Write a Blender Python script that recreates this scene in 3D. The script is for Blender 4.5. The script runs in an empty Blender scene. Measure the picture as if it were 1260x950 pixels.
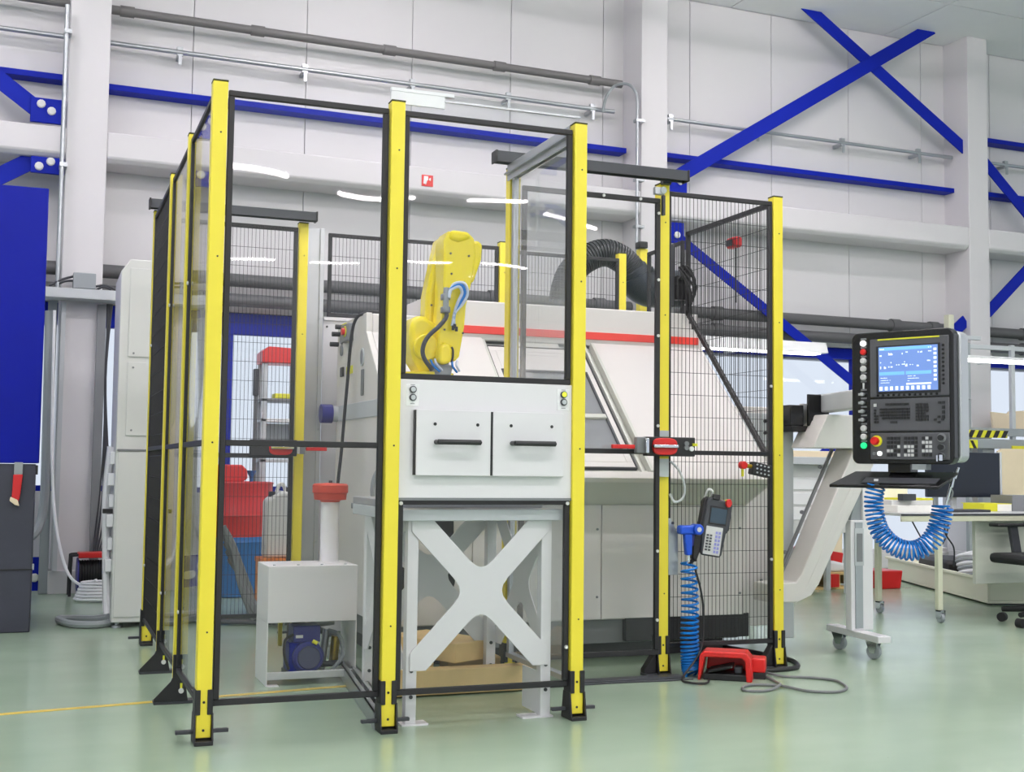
import bpy, bmesh, math, random
from mathutils import Matrix, Vector
random.seed(7)
SC = bpy.context.scene
COL = SC.collection
# ------------------------------------------------------------------ camera
F_PX, PITCH, ROLL, YAW = 1521.57, 0.0656, 0.0118, 0.3624
fw = Vector((math.sin(YAW)*math.cos(PITCH), math.cos(YAW)*math.cos(PITCH), math.sin(PITCH)))
r0 = Vector((math.cos(YAW), -math.sin(YAW), 0)); u0 = r0.cross(fw)
rr = r0*math.cos(ROLL)+u0*math.sin(ROLL); uu = u0*math.cos(ROLL)-r0*math.sin(ROLL)
cam = bpy.data.cameras.new('camera'); camo = bpy.data.objects.new('camera', cam); COL.objects.link(camo)
cam.sensor_fit = 'HORIZONTAL'; cam.sensor_width = 36.0; cam.lens = 36.0*F_PX/1260.0
cam.clip_start = 0.05; cam.clip_end = 200
camo.matrix_world = Matrix(((rr.x, uu.x, -fw.x, -0.5211), (rr.y, uu.y, -fw.y, -4.1907), (rr.z, uu.z, -fw.z, 0.9097), (0, 0, 0, 1)))
SC.camera = camo
# ------------------------------------------------------------------ world, exposure
SC.view_settings.view_transform = 'Standard'; SC.view_settings.look = 'None'
SC.view_settings.exposure = 0.92; SC.view_settings.gamma = 1.0; SC.view_settings.use_curve_mapping = False
WORLD_STRENGTH = 0.50; LAMP_STRENGTH = 32.0
wd = bpy.data.worlds.new('daylight'); SC.world = wd; wd.use_nodes = True
wd.node_tree.nodes['Background'].inputs[0].default_value = (0.84, 0.90, 1.0, 1)
wd.node_tree.nodes['Background'].inputs[1].default_value = WORLD_STRENGTH
cy = SC.cycles
cy.max_bounces = 10; cy.diffuse_bounces = 4; cy.glossy_bounces = 4; cy.transparent_max_bounces = 24; cy.transmission_bounces = 8
cy.caustics_reflective = False; cy.caustics_refractive = False; cy.sample_clamp_indirect = 6.0
# ------------------------------------------------------------------ materials
def lin(c):
    c = c/255.0
    return c/12.92 if c <= 0.04045 else ((c+0.055)/1.055)**2.4
def rgb(t): return (lin(t[0]), lin(t[1]), lin(t[2]), 1)
def mat(name, col, rough=0.5, metal=0.0, spec=0.5, noise=0.0, nscale=8.0, bump=0.0, bscale=60.0, coat=0.0):
    m = bpy.data.materials.new(name); m.use_nodes = True; nt = m.node_tree; b = nt.nodes['Principled BSDF']
    b.inputs['Base Color'].default_value = rgb(col); b.inputs['Roughness'].default_value = rough
    b.inputs['Metallic'].default_value = metal; b.inputs['Specular IOR Level'].default_value = spec
    b.inputs['Coat Weight'].default_value = coat
    tc = nt.nodes.new('ShaderNodeTexCoord')
    if noise > 0:
        n = nt.nodes.new('ShaderNodeTexNoise'); n.inputs['Scale'].default_value = nscale; n.inputs['Detail'].default_value = 4
        nt.links.new(tc.outputs['Object'], n.inputs['Vector'])
        mx = nt.nodes.new('ShaderNodeMix'); mx.data_type = 'RGBA'
        c = rgb(col); mx.inputs[6].default_value = tuple(x*(1-noise) for x in c[:3])+(1,)
        mx.inputs[7].default_value = tuple(min(1, x*(1+noise)) for x in c[:3])+(1,)
        nt.links.new(n.outputs[0], mx.inputs[0]); nt.links.new(mx.outputs[2], b.inputs['Base Color'])
    if bump > 0:
        n2 = nt.nodes.new('ShaderNodeTexNoise'); n2.inputs['Scale'].default_value = bscale
        nt.links.new(tc.outputs['Object'], n2.inputs['Vector'])
        bp = nt.nodes.new('ShaderNodeBump'); bp.inputs['Strength'].default_value = bump; bp.inputs['Distance'].default_value = 0.01
        nt.links.new(n2.outputs[0], bp.inputs['Height']); nt.links.new(bp.outputs[0], b.inputs['Normal'])
    return m
def emis(name, col, s):
    m = bpy.data.materials.new(name); m.use_nodes = True; nt = m.node_tree; b = nt.nodes['Principled BSDF']
    b.inputs['Base Color'].default_value = rgb(col); b.inputs['Emission Color'].default_value = rgb(col); b.inputs['Emission Strength'].default_value = s
    return m
def clear(name, tint, wave=0.0, ior=1.5, haze=0.0, wscale=1.6):
    m = bpy.data.materials.new(name); m.use_nodes = True; nt = m.node_tree; nt.nodes.clear()
    out = nt.nodes.new('ShaderNodeOutputMaterial'); t = nt.nodes.new('ShaderNodeBsdfTransparent'); g = nt.nodes.new('ShaderNodeBsdfGlossy')
    t.inputs[0].default_value = (tint[0], tint[1], tint[2], 1); g.inputs['Roughness'].default_value = 0.012
    fr = nt.nodes.new('ShaderNodeFresnel'); ge = nt.nodes.new('ShaderNodeNewGeometry'); mi = nt.nodes.new('ShaderNodeMath'); mi.operation = 'MULTIPLY_ADD'
    mi.inputs[1].default_value = 1/ior-ior; mi.inputs[2].default_value = ior      # same reflectance entering and leaving the thin sheet
    nt.links.new(ge.outputs['Backfacing'], mi.inputs[0]); nt.links.new(mi.outputs[0], fr.inputs[0])
    mx = nt.nodes.new('ShaderNodeMixShader')
    nt.links.new(fr.outputs[0], mx.inputs[0]); nt.links.new(t.outputs[0], mx.inputs[1]); nt.links.new(g.outputs[0], mx.inputs[2])
    if wave > 0:
        tc = nt.nodes.new('ShaderNodeTexCoord'); n = nt.nodes.new('ShaderNodeTexNoise'); n.inputs['Scale'].default_value = wscale; n.inputs['Detail'].default_value = 0
        bp = nt.nodes.new('ShaderNodeBump'); bp.inputs['Strength'].default_value = 1.0; bp.inputs['Distance'].default_value = wave
        nt.links.new(tc.outputs['Object'], n.inputs['Vector']); nt.links.new(n.outputs[0], bp.inputs['Height']); nt.links.new(bp.outputs[0], g.inputs['Normal'])
    if haze > 0:
        d = nt.nodes.new('ShaderNodeBsdfDiffuse'); d.inputs[0].default_value = (0.8, 0.82, 0.85, 1)
        m2 = nt.nodes.new('ShaderNodeMixShader'); m2.inputs[0].default_value = haze
        nt.links.new(mx.outputs[0], m2.inputs[1]); nt.links.new(d.outputs[0], m2.inputs[2]); nt.links.new(m2.outputs[0], out.inputs[0])
    else: nt.links.new(mx.outputs[0], out.inputs[0])
    return m
M = dict(
 wall=mat('cladding white', (214, 212, 214), 0.45, noise=0.015, nscale=3), wallback=mat('joint grey', (172, 172, 174), 0.8),
 paint=mat('structural white paint', (216, 213, 216), 0.5, noise=0.01), ceil=mat('ceiling white', (240, 240, 243), 0.8, noise=0.02),
 blue=mat('blue steel paint', (14, 34, 158), 0.5, spec=0.12, noise=0.06, nscale=6), bluedk=mat('blue machine enamel', (8, 24, 150), 0.4, spec=0.15, noise=0.10, nscale=5),
 navy=mat('navy motor paint', (44, 44, 128), 0.4), pipe=mat('grey pipe', (108, 106, 106), 0.5), pipedk=mat('dark grey pipe', (88, 88, 90), 0.55),
 steel=mat('galvanised steel', (176, 180, 184), 0.35, 0.75, noise=0.08, nscale=12), alu=mat('aluminium', (188, 190, 194), 0.35, 0.6, noise=0.04),
 chrome=mat('chrome', (215, 218, 222), 0.12, 1.0), yellow=mat('safety yellow paint', (242, 223, 64), 0.4, noise=0.03),
 robot=mat('robot yellow enamel', (243, 221, 28), 0.25, coat=0.4, noise=0.03), cap=mat('olive cap', (70, 72, 40), 0.6),
 black=mat('black powder coat', (34, 33, 36), 0.5), blackgl=mat('black gloss', (18, 18, 20), 0.25), rubber=mat('black rubber', (26, 27, 29), 0.65),
 wire=mat('black wire', (24, 24, 26), 0.5), grey=mat('mid grey', (128, 130, 134), 0.5), ltgrey=mat('light grey paint', (192, 196, 200), 0.45, noise=0.03),
 dkgrey=mat('dark grey', (62, 64, 70), 0.5, noise=0.08), charcoal=mat('charcoal scuffed', (58, 60, 74), 0.55, noise=0.25, nscale=5),
 sheet=mat('white sheet steel', (228, 226, 230), 0.32, noise=0.01), machine=mat('machine white', (220, 216, 214), 0.42, noise=0.012),
 machgrey=mat('machine light grey', (206, 207, 200), 0.4), base=mat('machine base grey', (114, 116, 118), 0.5), red=mat('red', (214, 36, 34), 0.35), redstripe=mat('red stripe', (228, 58, 46), 0.4),
 redfade=mat('weathered red plastic', (190, 62, 40), 0.5, noise=0.12, nscale=20), orange=mat('orange crate', (232, 130, 40), 0.5), barrelblue=mat('blue plastic', (24, 104, 176), 0.4),
 barrelred=mat('red drum', (206, 30, 34), 0.35, noise=0.04), can=mat('translucent white plastic', (226, 226, 222), 0.4),
 hoseblue=mat('blue spiral hose', (20, 118, 206), 0.25), gunblue=mat('blue gun', (24, 82, 208), 0.35), white=mat('white', (240, 240, 242), 0.4), green=emis('green lamp', (30, 220, 130), 0.5),
 whitelit=emis('white lamp', (255, 255, 255), 0.3), yellit=emis('yellow lamp', (230, 255, 60), 0.35), wood=mat('pine wood', (228, 196, 138), 0.6, noise=0.14, nscale=14), ply=mat('plywood', (238, 220, 190), 0.6, noise=0.06, nscale=10),
 tube=emis('fluorescent tube', (255, 247, 250), LAMP_STRENGTH), screen=emis('screen', (100, 128, 188), 0.42), screenlt=emis('screen white', (228, 236, 250), 0.42), screenbl=emis('screen blue', (110, 170, 236), 0.42),
 screendk=mat('dark lcd', (60, 78, 92), 0.15), panel=mat('console grey', (86, 86, 92), 0.45), key=mat('key', (38, 38, 42), 0.5), keylt=mat('light key', (210, 210, 212), 0.5),
 mon=mat('monitor back', (24, 30, 44), 0.3), bench=mat('bench edge beige', (208, 208, 186), 0.5), benchtop=mat('bench top', (196, 198, 200), 0.3), desk=mat('desk panel', (206, 208, 198), 0.5),
 frost=clear('window glass', (0.97, 0.985, 1.0), ior=1.35), poly=clear('polycarbonate', (0.99, 0.992, 0.992), wave=0.006, ior=1.33, haze=0.003), plain=clear('clear sheet', (0.975, 0.98, 0.985), ior=1.5, haze=0.07),  # haze of the clear sheet paints in the white of grazing reflections
 mglass=clear('machine window', (0.62, 0.64, 0.67), ior=1.3, haze=0.25), hoseclear=mat('milky hose', (196, 206, 226), 0.25), line=mat('yellow floor paint', (226, 196, 84), 0.35),
 film=mat('white film', (240, 240, 244), 0.3), hydr=mat('grey hose', (150, 156, 160), 0.45), stripeye=mat('hazard yellow', (226, 222, 50), 0.5), paper=mat('paper', (244, 242, 236), 0.7), duct=mat('smooth black duct', (38, 44, 54), 0.35), flex=mat('dark flex hose', (48, 50, 54), 0.35, noise=0.2, nscale=30), ltwhite=mat('off white', (214, 214, 213), 0.5), cream=mat('cream trough', (236, 234, 216), 0.5), copper=mat('brass', (178, 150, 40), 0.35, 0.8), handle=mat('handle black', (44, 44, 46), 0.42))
def floor_mat():
    m = mat('green epoxy floor', (168, 185, 168), 0.2, spec=0.45); nt = m.node_tree; b = nt.nodes['Principled BSDF']
    tc = nt.nodes.new('ShaderNodeTexCoord')
    n = nt.nodes.new('ShaderNodeTexNoise'); n.inputs['Scale'].default_value = 0.9; n.inputs['Detail'].default_value = 5
    mp = nt.nodes.new('ShaderNodeMapping'); mp.inputs['Scale'].default_value = (0.6, 1.6, 1)
    nt.links.new(tc.outputs['Object'], mp.inputs[0]); nt.links.new(mp.outputs[0], n.inputs['Vector'])
    cr = nt.nodes.new('ShaderNodeValToRGB'); cr.color_ramp.elements[0].position = 0.3; cr.color_ramp.elements[1].position = 0.75
    cr.color_ramp.elements[0].color = rgb((150, 172, 150)); cr.color_ramp.elements[1].color = rgb((170, 189, 168))
    nt.links.new(n.outputs[0], cr.inputs[0])
    v = nt.nodes.new('ShaderNodeTexVoronoi'); v.inputs['Scale'].default_value = 5.0; nt.links.new(tc.outputs['Object'], v.inputs['Vector'])
    c2 = nt.nodes.new('ShaderNodeValToRGB'); c2.color_ramp.elements[0].position = 0.006; c2.color_ramp.elements[1].position = 0.014
    nt.links.new(v.outputs['Distance'], c2.inputs[0])
    mx = nt.nodes.new('ShaderNodeMix'); mx.data_type = 'RGBA'; mx.inputs[6].default_value = rgb((132, 140, 120))
    nt.links.new(c2.outputs[0], mx.inputs[0]); nt.links.new(cr.outputs[0], mx.inputs[7]); nt.links.new(mx.outputs[2], b.inputs['Base Color'])
    n2 = nt.nodes.new('ShaderNodeTexNoise'); n2.inputs['Scale'].default_value = 3; nt.links.new(tc.outputs['Object'], n2.inputs['Vector'])
    mr = nt.nodes.new('ShaderNodeMapRange'); mr.inputs[3].default_value = 0.13; mr.inputs[4].default_value = 0.27
    nt.links.new(n2.outputs[0], mr.inputs[0]); nt.links.new(mr.outputs[0], b.inputs['Roughness'])
    return m
M['floor'] = floor_mat()
# ------------------------------------------------------------------ geometry helper
I4 = Matrix.Identity(4)
class G:
    def __init__(s, xf=None): s.v = []; s.f = []; s.xf = xf or I4
    def add(s, vs, fs):
        o = len(s.v); s.v += [s.xf @ Vector(p) for p in vs]; s.f += [[i+o for i in f] for f in fs]; return s
    def box(s, x0, x1, y0, y1, z0, z1):
        return s.add([(x, y, z) for x in (x0, x1) for y in (y0, y1) for z in (z0, z1)], [(0, 1, 3, 2), (4, 6, 7, 5), (0, 4, 5, 1), (2, 3, 7, 6), (0, 2, 6, 4), (1, 5, 7, 3)])
    def prism(s, pts, ax, a, b):
        n = len(pts); q = {'x': lambda p, t: (t, p[0], p[1]), 'y': lambda p, t: (p[0], t, p[1]), 'z': lambda p, t: (p[0], p[1], t)}[ax]
        return s.add([q(p, a) for p in pts]+[q(p, b) for p in pts], [list(range(n))[::-1], list(range(n, 2*n))]+[(i, (i+1) % n, n+(i+1) % n, n+i) for i in range(n)])
    def cyl(s, p0, p1, r, r2=None, n=12, cap=True):
        p0 = Vector(p0); p1 = Vector(p1); r2 = r if r2 is None else r2; d = (p1-p0).normalized()
        a = d.orthogonal().normalized(); b = d.cross(a); vs = []
        for p, q in ((p0, r), (p1, r2)): vs += [p+(a*math.cos(2*math.pi*i/n)+b*math.sin(2*math.pi*i/n))*q for i in range(n)]
        fs = [(i, (i+1) % n, n+(i+1) % n, n+i) for i in range(n)]
        if cap: fs += [list(range(n))[::-1], list(range(n, 2*n))]
        return s.add(vs, fs)
    def tube(s, pts, r, n=8, closed=False):
        pts = [Vector(p) for p in pts]; k = len(pts); vs = []; up = None
        for i, p in enumerate(pts):
            d = ((pts[(i+1) % k]-pts[i-1]) if closed or 0 < i < k-1 else (pts[1]-pts[0] if i == 0 else pts[-1]-pts[-2])).normalized()
            if up is None: up = d.orthogonal().normalized()
            up = (up-d*up.dot(d)).normalized(); b = d.cross(up)
            vs += [p+(up*math.cos(2*math.pi*j/n)+b*math.sin(2*math.pi*j/n))*r for j in range(n)]
        fs = [(i*n+j, i*n+(j+1) % n, ((i+1) % k)*n+(j+1) % n, ((i+1) % k)*n+j) for i in range(k if closed else k-1) for j in range(n)]
        if not closed: fs += [list(range(n))[::-1], list(range((k-1)*n, k*n))]
        return s.add(vs, fs)
    def lathe(s, c, prof, n=20, ax='z'):
        vs = []; c = Vector(c)
        for r, h in prof:
            for i in range(n):
                x, y = r*math.cos(2*math.pi*i/n), r*math.sin(2*math.pi*i/n)
                vs.append(c+Vector({'z': (x, y, h), 'y': (x, h, y), 'x': (h, x, y)}[ax]))
        k = len(prof)
        return s.add(vs, [(i*n+j, i*n+(j+1) % n, (i+1)*n+(j+1) % n, (i+1)*n+j) for i in range(k-1) for j in range(n)]+[list(range(n))[::-1], list(range((k-1)*n, k*n))])
    def ring(s, u0, u1, v0, v1, w, a, b, ax='y'):   # rectangular frame of four bars, u/v the plane's axes
        for (p, q, r, t) in ((u0, u1, v0, v0+w), (u0, u1, v1-w, v1), (u0, u0+w, v0+w, v1-w), (u1-w, u1, v0+w, v1-w)):
            if ax == 'y': s.box(p, q, a, b, r, t)
            elif ax == 'x': s.box(a, b, p, q, r, t)
            else: s.box(p, q, r, t, a, b)
        return s
    def build(s, name, m, parent=None, bevel=0.0, seg=2, smooth=True, stuff=False):
        me = bpy.data.meshes.new(name); off = ORG.get(parent.name, Vector((0, 0, 0))) if parent else Vector((0, 0, 0))
        if parent is None and s.v:
            lo = [min(v[i] for v in s.v) for i in range(3)]; hi = [max(v[i] for v in s.v) for i in range(3)]
            off = Vector(((lo[0]+hi[0])/2, (lo[1]+hi[1])/2, lo[2]))
        me.from_pydata([v-off for v in s.v], [], s.f)
        bm = bmesh.new(); bm.from_mesh(me); bmesh.ops.recalc_face_normals(bm, faces=bm.faces); bm.to_mesh(me); bm.free()
        if smooth:
            me.shade_smooth(); me.set_sharp_from_angle(angle=math.radians(38))
        me.materials.append(M[m] if isinstance(m, str) else m)
        o = bpy.data.objects.new(name, me); COL.objects.link(o)
        if parent: o.parent = parent
        else: o.location = off
        ORG[o.name] = off
        if bevel > 0:
            md = o.modifiers.new('edge', 'BEVEL'); md.width = bevel; md.segments = seg; md.limit_method = 'ANGLE'; md.angle_limit = math.radians(40)
        if stuff: o['kind'] = 'stuff'
        return o
ORG = {}
def tag(o, label, cat, group=None):
    o['label'] = label; o['category'] = cat
    if group: o['group'] = group
    return o
def thing(name, label, cat, loc=(0, 0, 0), group=None):
    o = bpy.data.objects.new(name, None); COL.objects.link(o); o.location = loc; o.empty_display_size = 0.1
    ORG[o.name] = Vector(loc); return tag(o, label, cat, group)
def struct(o, label=None):
    o['kind'] = 'structure'
    if label: o['label'] = label
    return o
def copy_tree(o, parent=None):
    c = o.copy(); COL.objects.link(c)
    if parent: c.parent = parent
    for ch in list(o.children): copy_tree(ch, c)
    return c
def sm(pts, n=6, closed=False):          # Catmull-Rom resampling of a control polyline
    P = [Vector(p) for p in pts]; out = []; k = len(P)
    for i in range(k if closed else k-1):
        a, b, c, d = (P[(i-1) % k], P[i], P[(i+1) % k], P[(i+2) % k]) if closed else (P[max(i-1, 0)], P[i], P[i+1], P[min(i+2, k-1)])
        for j in range(n):
            t = j/n; out.append(0.5*((2*b)+(c-a)*t+(2*a-5*b+4*c-d)*t*t+(3*b-a-3*c+d)*t**3))
    if not closed: out.append(P[-1])
    return out
def spiral(path, r, turns, n=14, warp=1.0):        # a coil wound round a path
    P = [Vector(p) for p in path]; L = [0.0]
    for i in range(1, len(P)): L.append(L[-1]+(P[i]-P[i-1]).length)
    out = []; up = None; tot = int(turns*n)
    for k in range(tot+1):
        s_ = L[-1]*(1-(1-k/tot)**warp); i = 0
        while i < len(P)-2 and L[i+1] < s_: i += 1
        t = (s_-L[i])/max(L[i+1]-L[i], 1e-9); p = P[i].lerp(P[i+1], t); d = (P[i+1]-P[i]).normalized()
        if up is None: up = d.orthogonal().normalized()
        up = (up-d*up.dot(d)).normalized(); b = d.cross(up); a = 2*math.pi*k/n
        rad = r(k/tot) if callable(r) else r
        out.append(p+(up*math.cos(a)+b*math.sin(a))*rad)
    return out
# ================================================================== THE HALL
TH = 0.0353
XW = Matrix.Rotation(TH, 4, 'Z')         # wall frame: t along the wall, n into the wall, z up
NW = 5.32; CEIL = 5.15
W = lambda: G(XW)
fl = struct(W().box(-14, 18, -26, 5.5, -0.12, 0).build('floor', 'floor', smooth=False), 'glossy pale green epoxy workshop floor')
G().prism([(-3.0, 0.30), (0.9, 0.90), (0.9, 0.935), (-3.0, 0.335)], 'z', 0.0005, 0.0015).build('painted_line', 'line', fl, smooth=False)
wl = struct(W().box(-4, 12, NW+0.09, NW+0.2, 1.95, CEIL).build('wall_back', 'wallback', smooth=False), 'tall back wall clad in white vertical panels')
W().box(-4, 4.5, NW+0.09, NW+0.2, 0, 0.70).box(8.05, 12, NW+0.09, NW+0.2, 0, 0.70).box(4.5, 8.05, NW+0.09, NW+0.2, 0, 0.14).build('wall_base', 'wallback', wl, smooth=False)
for k in range(-5, 13):
    s0 = 0.645+0.8755*k; s1 = s0+0.8755
    W().box(s0+0.002, s1-0.002, NW, NW+0.09, 2.07, CEIL).build('wall_panel', 'wall', wl, bevel=0.003, seg=1)
    for a, b, h in ((-9, 4.5, 0.70), (4.5, 8.05, 0.14), (8.05, 20, 0.70)):
        p, q = max(a, s0+0.002), min(b, s1-0.002)
        if q-p > 0.02: W().box(p, q, NW, NW+0.09, 0.0, h).build('wall_panel', 'wall', wl, bevel=0.003, seg=1)
cl = struct(W().box(-14, 18, -26, 5.5, CEIL+0.03, CEIL+0.2).build('ceiling', 'ceil', smooth=False), 'white panelled ceiling high above the hall')
for i in range(-2, 7):
    for j in range(5):
        W().box(0.2+i*1.75+0.006, 0.2+(i+1)*1.75-0.006, 5.32-(j+1)*0.9+0.006, 5.32-j*0.9-0.006, CEIL, CEIL+0.03).build('ceiling_panel', 'ceil', cl, smooth=False)
W().box(-14, 18, -26, 0.82, CEIL, CEIL+0.03).build('ceiling_lining', 'ceil', cl, smooth=False)
for nm, (a, b), lab in (('column', (-0.257, 0.018), 'white boxed column at the left, passing down behind the junction box'), ('column', (4.348, 4.604), 'white boxed column behind the sliding door rail'), ('column', (7.935, 8.181), 'white boxed column at the right behind the console')):
    c = struct(W().box(a, b, 4.99, NW+0.02, 0, CEIL).build(nm, 'paint', bevel=0.006), lab)
    W().box(a-0.02, b+0.02, 4.97, NW-0.02, 0, 0.16).build('plinth', 'paint', c, bevel=0.004)
    if a < 0:
        W().box(a+0.005, a+0.035, 4.93, 4.99, 0.16, 2.02).build('flange', 'ltgrey', c); W().box(b-0.03, b+0.03, 4.95, 5.05, 0.16, 2.02).build('flange', 'grey', c)
for a, b in ((-4, -0.257), (0.018, 4.348), (4.604, 7.935), (8.181, 12)):
    bmn = struct(W().prism([(4.99, 3.085), (4.99, 3.27), (NW, 3.30), (NW, 3.05), (5.03, 3.05)], 'x', a, b).build('beam', 'paint', bevel=0.012), 'white concrete ledge beam running between the columns')
# windows: blue framed strip under the panels, bay by bay
for i, (a, b, head, muls) in enumerate(((-4, -0.257, 1.90, (-2.2, -1.1)), (0.018, 4.348, 1.90, (0.98, 1.95, 2.9)), (4.604, 7.935, 1.965, (6.85,)), (8.181, 12, 1.965, (9.2, 10.4)))):
    w = W(); w.box(a, b, NW+0.02, NW+0.09, head, 2.065); low_z = 0.12 if i == 2 else 0.68
    win = struct(w.build('window_%d' % (i+1), 'blue', bevel=0.004), 'bright blue-framed window strip low in the back wall')
    W().box(a, b, NW+0.02, NW+0.09, low_z, low_z+0.06).build('window_sill', 'paint' if i == 2 else 'blue', win, bevel=0.004)
    for t in muls: W().box(t-0.03, t+0.03, NW+0.02, NW+0.08, low_z+0.06, head).build('mullion', 'blue', win, bevel=0.004)
    ed = [a]+list(muls)+[b]
    for p, q in zip(ed[:-1], ed[1:]): W().box(p+0.03, q-0.03, NW+0.045, NW+0.055, low_z+0.06, head).build('pane', 'frost', win, smooth=False)
# blue rails
for a, b, z, lab in ((-4, -0.20, 3.665, 'blue steel rail left of the first column'), (0.0, 4.311, 3.64, 'long blue steel rail between the first two columns'), (4.60, 7.968, 3.647, 'blue steel rail under the big blue cross brace'), (8.15, 12, 3.655, 'lower blue steel rail right of the last column'), (8.15, 12, 4.20, 'upper blue steel rail right of the last column')):
    t = thing('steel_rail', lab, 'beam', XW @ Vector((a, 5.2, z)))
    W().box(a, b, 5.185, 5.20, z-0.004, z+0.04).build('web', 'blue', t, bevel=0.002); W().box(a, b, 5.20, NW, z-0.004, z+0.008).build('lower_flange', 'blue', t)
    W().box(a, b, 5.20, NW, z+0.025, z+0.04).build('upper_flange', 'blue', t)
def bar(p, q, w, n0, n1, label, cut=None):
    p = Vector((p[0], p[1])); q = Vector((q[0], q[1])); d = (q-p).normalized(); h = Vector((-d.y, d.x))*w/2
    pts = [p+h, q+h, q-h, p-h]
    return tag(W().prism([(v.x, v.y) for v in pts], 'y', n0, n1).build('cross_brace', 'blue', bevel=0.002), label, 'brace')
bar((6.08, 5.20), (7.97, 4.05), 0.115, 5.06, 5.075, 'upper blue cross brace falling from the ceiling to the last column')
bar((4.70, 3.42), (7.56, 5.19), 0.125, 5.04, 5.055, 'upper blue cross brace rising from the second column to the ceiling')
bar((4.74, 2.926), (7.9, 0.905), 0.09, 5.06, 5.075, 'lower blue cross brace falling from the second column past the console')
bar((7.93, 2.37), (5.7, 0.60), 0.115, 5.04, 5.055, 'lower blue cross brace rising to the last column behind the console')
bar((8.2, 3.96), (8.92, 3.335), 0.11, 5.06, 5.075, 'blue cross brace falling right of the last column')
bar((8.2, 2.46), (8.80, 2.99), 0.11, 5.04, 5.055, 'blue cross brace rising right of the last column')
bar((-2.0, 4.49), (-0.46, 3.40), 0.12, 5.06, 5.075, 'blue cross brace falling to the bolted plate at the left column')
bar((-2.0, 2.05), (-0.47, 3.03), 0.12, 5.06, 5.075, 'blue cross brace rising to the bolted plate at the left column')
def gus(a, b, z0, z1, bolts, lab, n=5.04):
    t = thing('gusset_plate', lab, 'bracket', XW @ Vector(((a+b)/2, n, z0)))
    W().box(a, b, n, n+0.03, z0, z1).build('plate', 'blue', t, bevel=0.003)
    for x, z in bolts:
        W().lathe((x, n, z), [(0.022, -0.018), (0.03, -0.012), (0.03, 0.0), (0.012, 0.001)], 10, 'y').build('bolt', 'ltwhite', t)
gus(-0.50, -0.262, 3.30, 3.475, ((-0.43, 3.43), (-0.36, 3.385)), 'blue bolted plate above the ledge at the left column')
gus(-0.485, -0.262, 2.93, 3.045, ((-0.355, 3.015), (-0.43, 2.975)), 'blue bolted plate below the ledge at the left column', 5.0)
gus(-0.50, -0.30, 0.02, 0.25, ((-0.43, 0.17), (-0.36, 0.11)), 'blue bolted foot plate low beside the blue machine')
gus(4.61, 4.83, 3.29, 3.485, ((4.76, 3.40),), 'blue bolted plate above the ledge at the second column')
gus(4.61, 4.80, 2.86, 3.04, ((4.64, 3.0), (4.73, 2.93)), 'blue bolted plate below the ledge at the second column')
# pipes and conduit on the wall
def pipe(a, b, n, z, r, m, lab, fits=(), clips=(), nm='wall_pipe'):
    t = thing(nm, lab, 'pipe', XW @ Vector((a, n, z)))
    W().cyl((a, n, z), (b, n, z), r, n=12).build('tube', m, t)
    for f in fits: W().cyl((f-0.05, n, z), (f+0.05, n, z), r*1.25, n=12).build('coupling', m, t)
    for f in clips:
        g = W(); g.box(f-0.012, f+0.012, n-0.022, n-0.012, z-0.10, z-0.02); g.box(f-0.022, f+0.022, n-0.012, n+0.02, z-0.026, z+0.04); g.box(f-0.012, f+0.012, n+0.02, NW, z-0.03, z)
        g.build('clip', 'steel', t)
    return t
pipe(0.02, 4.24, 5.15, 4.222, 0.033, 'pipe', 'dark grey pipe high on the wall, upper of the two', (0.14, 1.1, 2.15, 3.1, 3.98))
pipe(-4, -0.26, 5.15, 4.222, 0.033, 'pipe', 'dark grey pipe high on the wall left of the first column')
pipe(0.02, 4.19, 5.19, 3.985, 0.018, 'steel', 'thin galvanised conduit with clips between the first two columns', (), (0.53, 1.48, 2.36, 3.2, 3.98), 'conduit')
pipe(-4, -0.26, 5.19, 3.985, 0.018, 'steel', 'thin galvanised conduit left of the first column', (), (-1.2,), 'conduit')
pipe(4.62, 7.90, 5.19, 3.99, 0.016, 'steel', 'thin galvanised conduit behind the big blue cross brace', (7.86,), (4.75, 5.65, 6.6, 7.5), 'conduit')
pipe(8.2, 12, 5.19, 3.99, 0.016, 'steel', 'thin galvanised conduit right of the last column', (), (8.6,), 'conduit')
for a, b, where in ((-4, -0.26, 'left of the first column'), (0.02, 4.34, 'behind the cage between the first two columns'), (4.61, 7.93, 'right of the second column'), (8.19, 12, 'right of the last column')):
    for z, r, u in ((2.29, 0.05, 'upper'), (2.14, 0.05, 'lower')):
        pipe(a, b, 5.16, z, r, 'pipedk', '%s thick dark grey pipe %s' % (u, where), (a+0.6, (a+b)/2+0.9, b-0.3))
g = W(); pts = sm([(4.06, 5.15, 3.96), (4.07, 5.1, 4.08), (4.13, 5.05, 4.17), (4.22, 4.98, 4.17), (4.28, 4.95, 4.08), (4.285, 4.945, 3.9)], 5)+[Vector((4.285, 4.945, 2.2))]
t = thing('bent_conduit', 'thin bent conduit dropping down the side of the second column', 'pipe', XW @ Vector((4.28, 4.95, 2.2)))
g.tube(pts, 0.013, 8).build('tube', 'steel', t)
for z in (3.86, 3.35, 2.95): W().box(4.27, 4.35, 4.93, 4.99, z-0.012, z+0.012).build('clip', 'steel', t)
t = thing('vertical_conduit', 'thin vertical grey conduit in front of the left column', 'pipe', XW @ Vector((-0.285, 4.9, 2.1)))
W().cyl((-0.285, 4.9, 2.1), (-0.285, 4.9, 4.12), 0.016, n=10).build('tube', 'steel', t)
for z in (3.93, 2.98): W().box(-0.30, -0.25, 4.88, 5.0, z-0.015, z+0.015).build('clip', 'steel', t)
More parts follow.
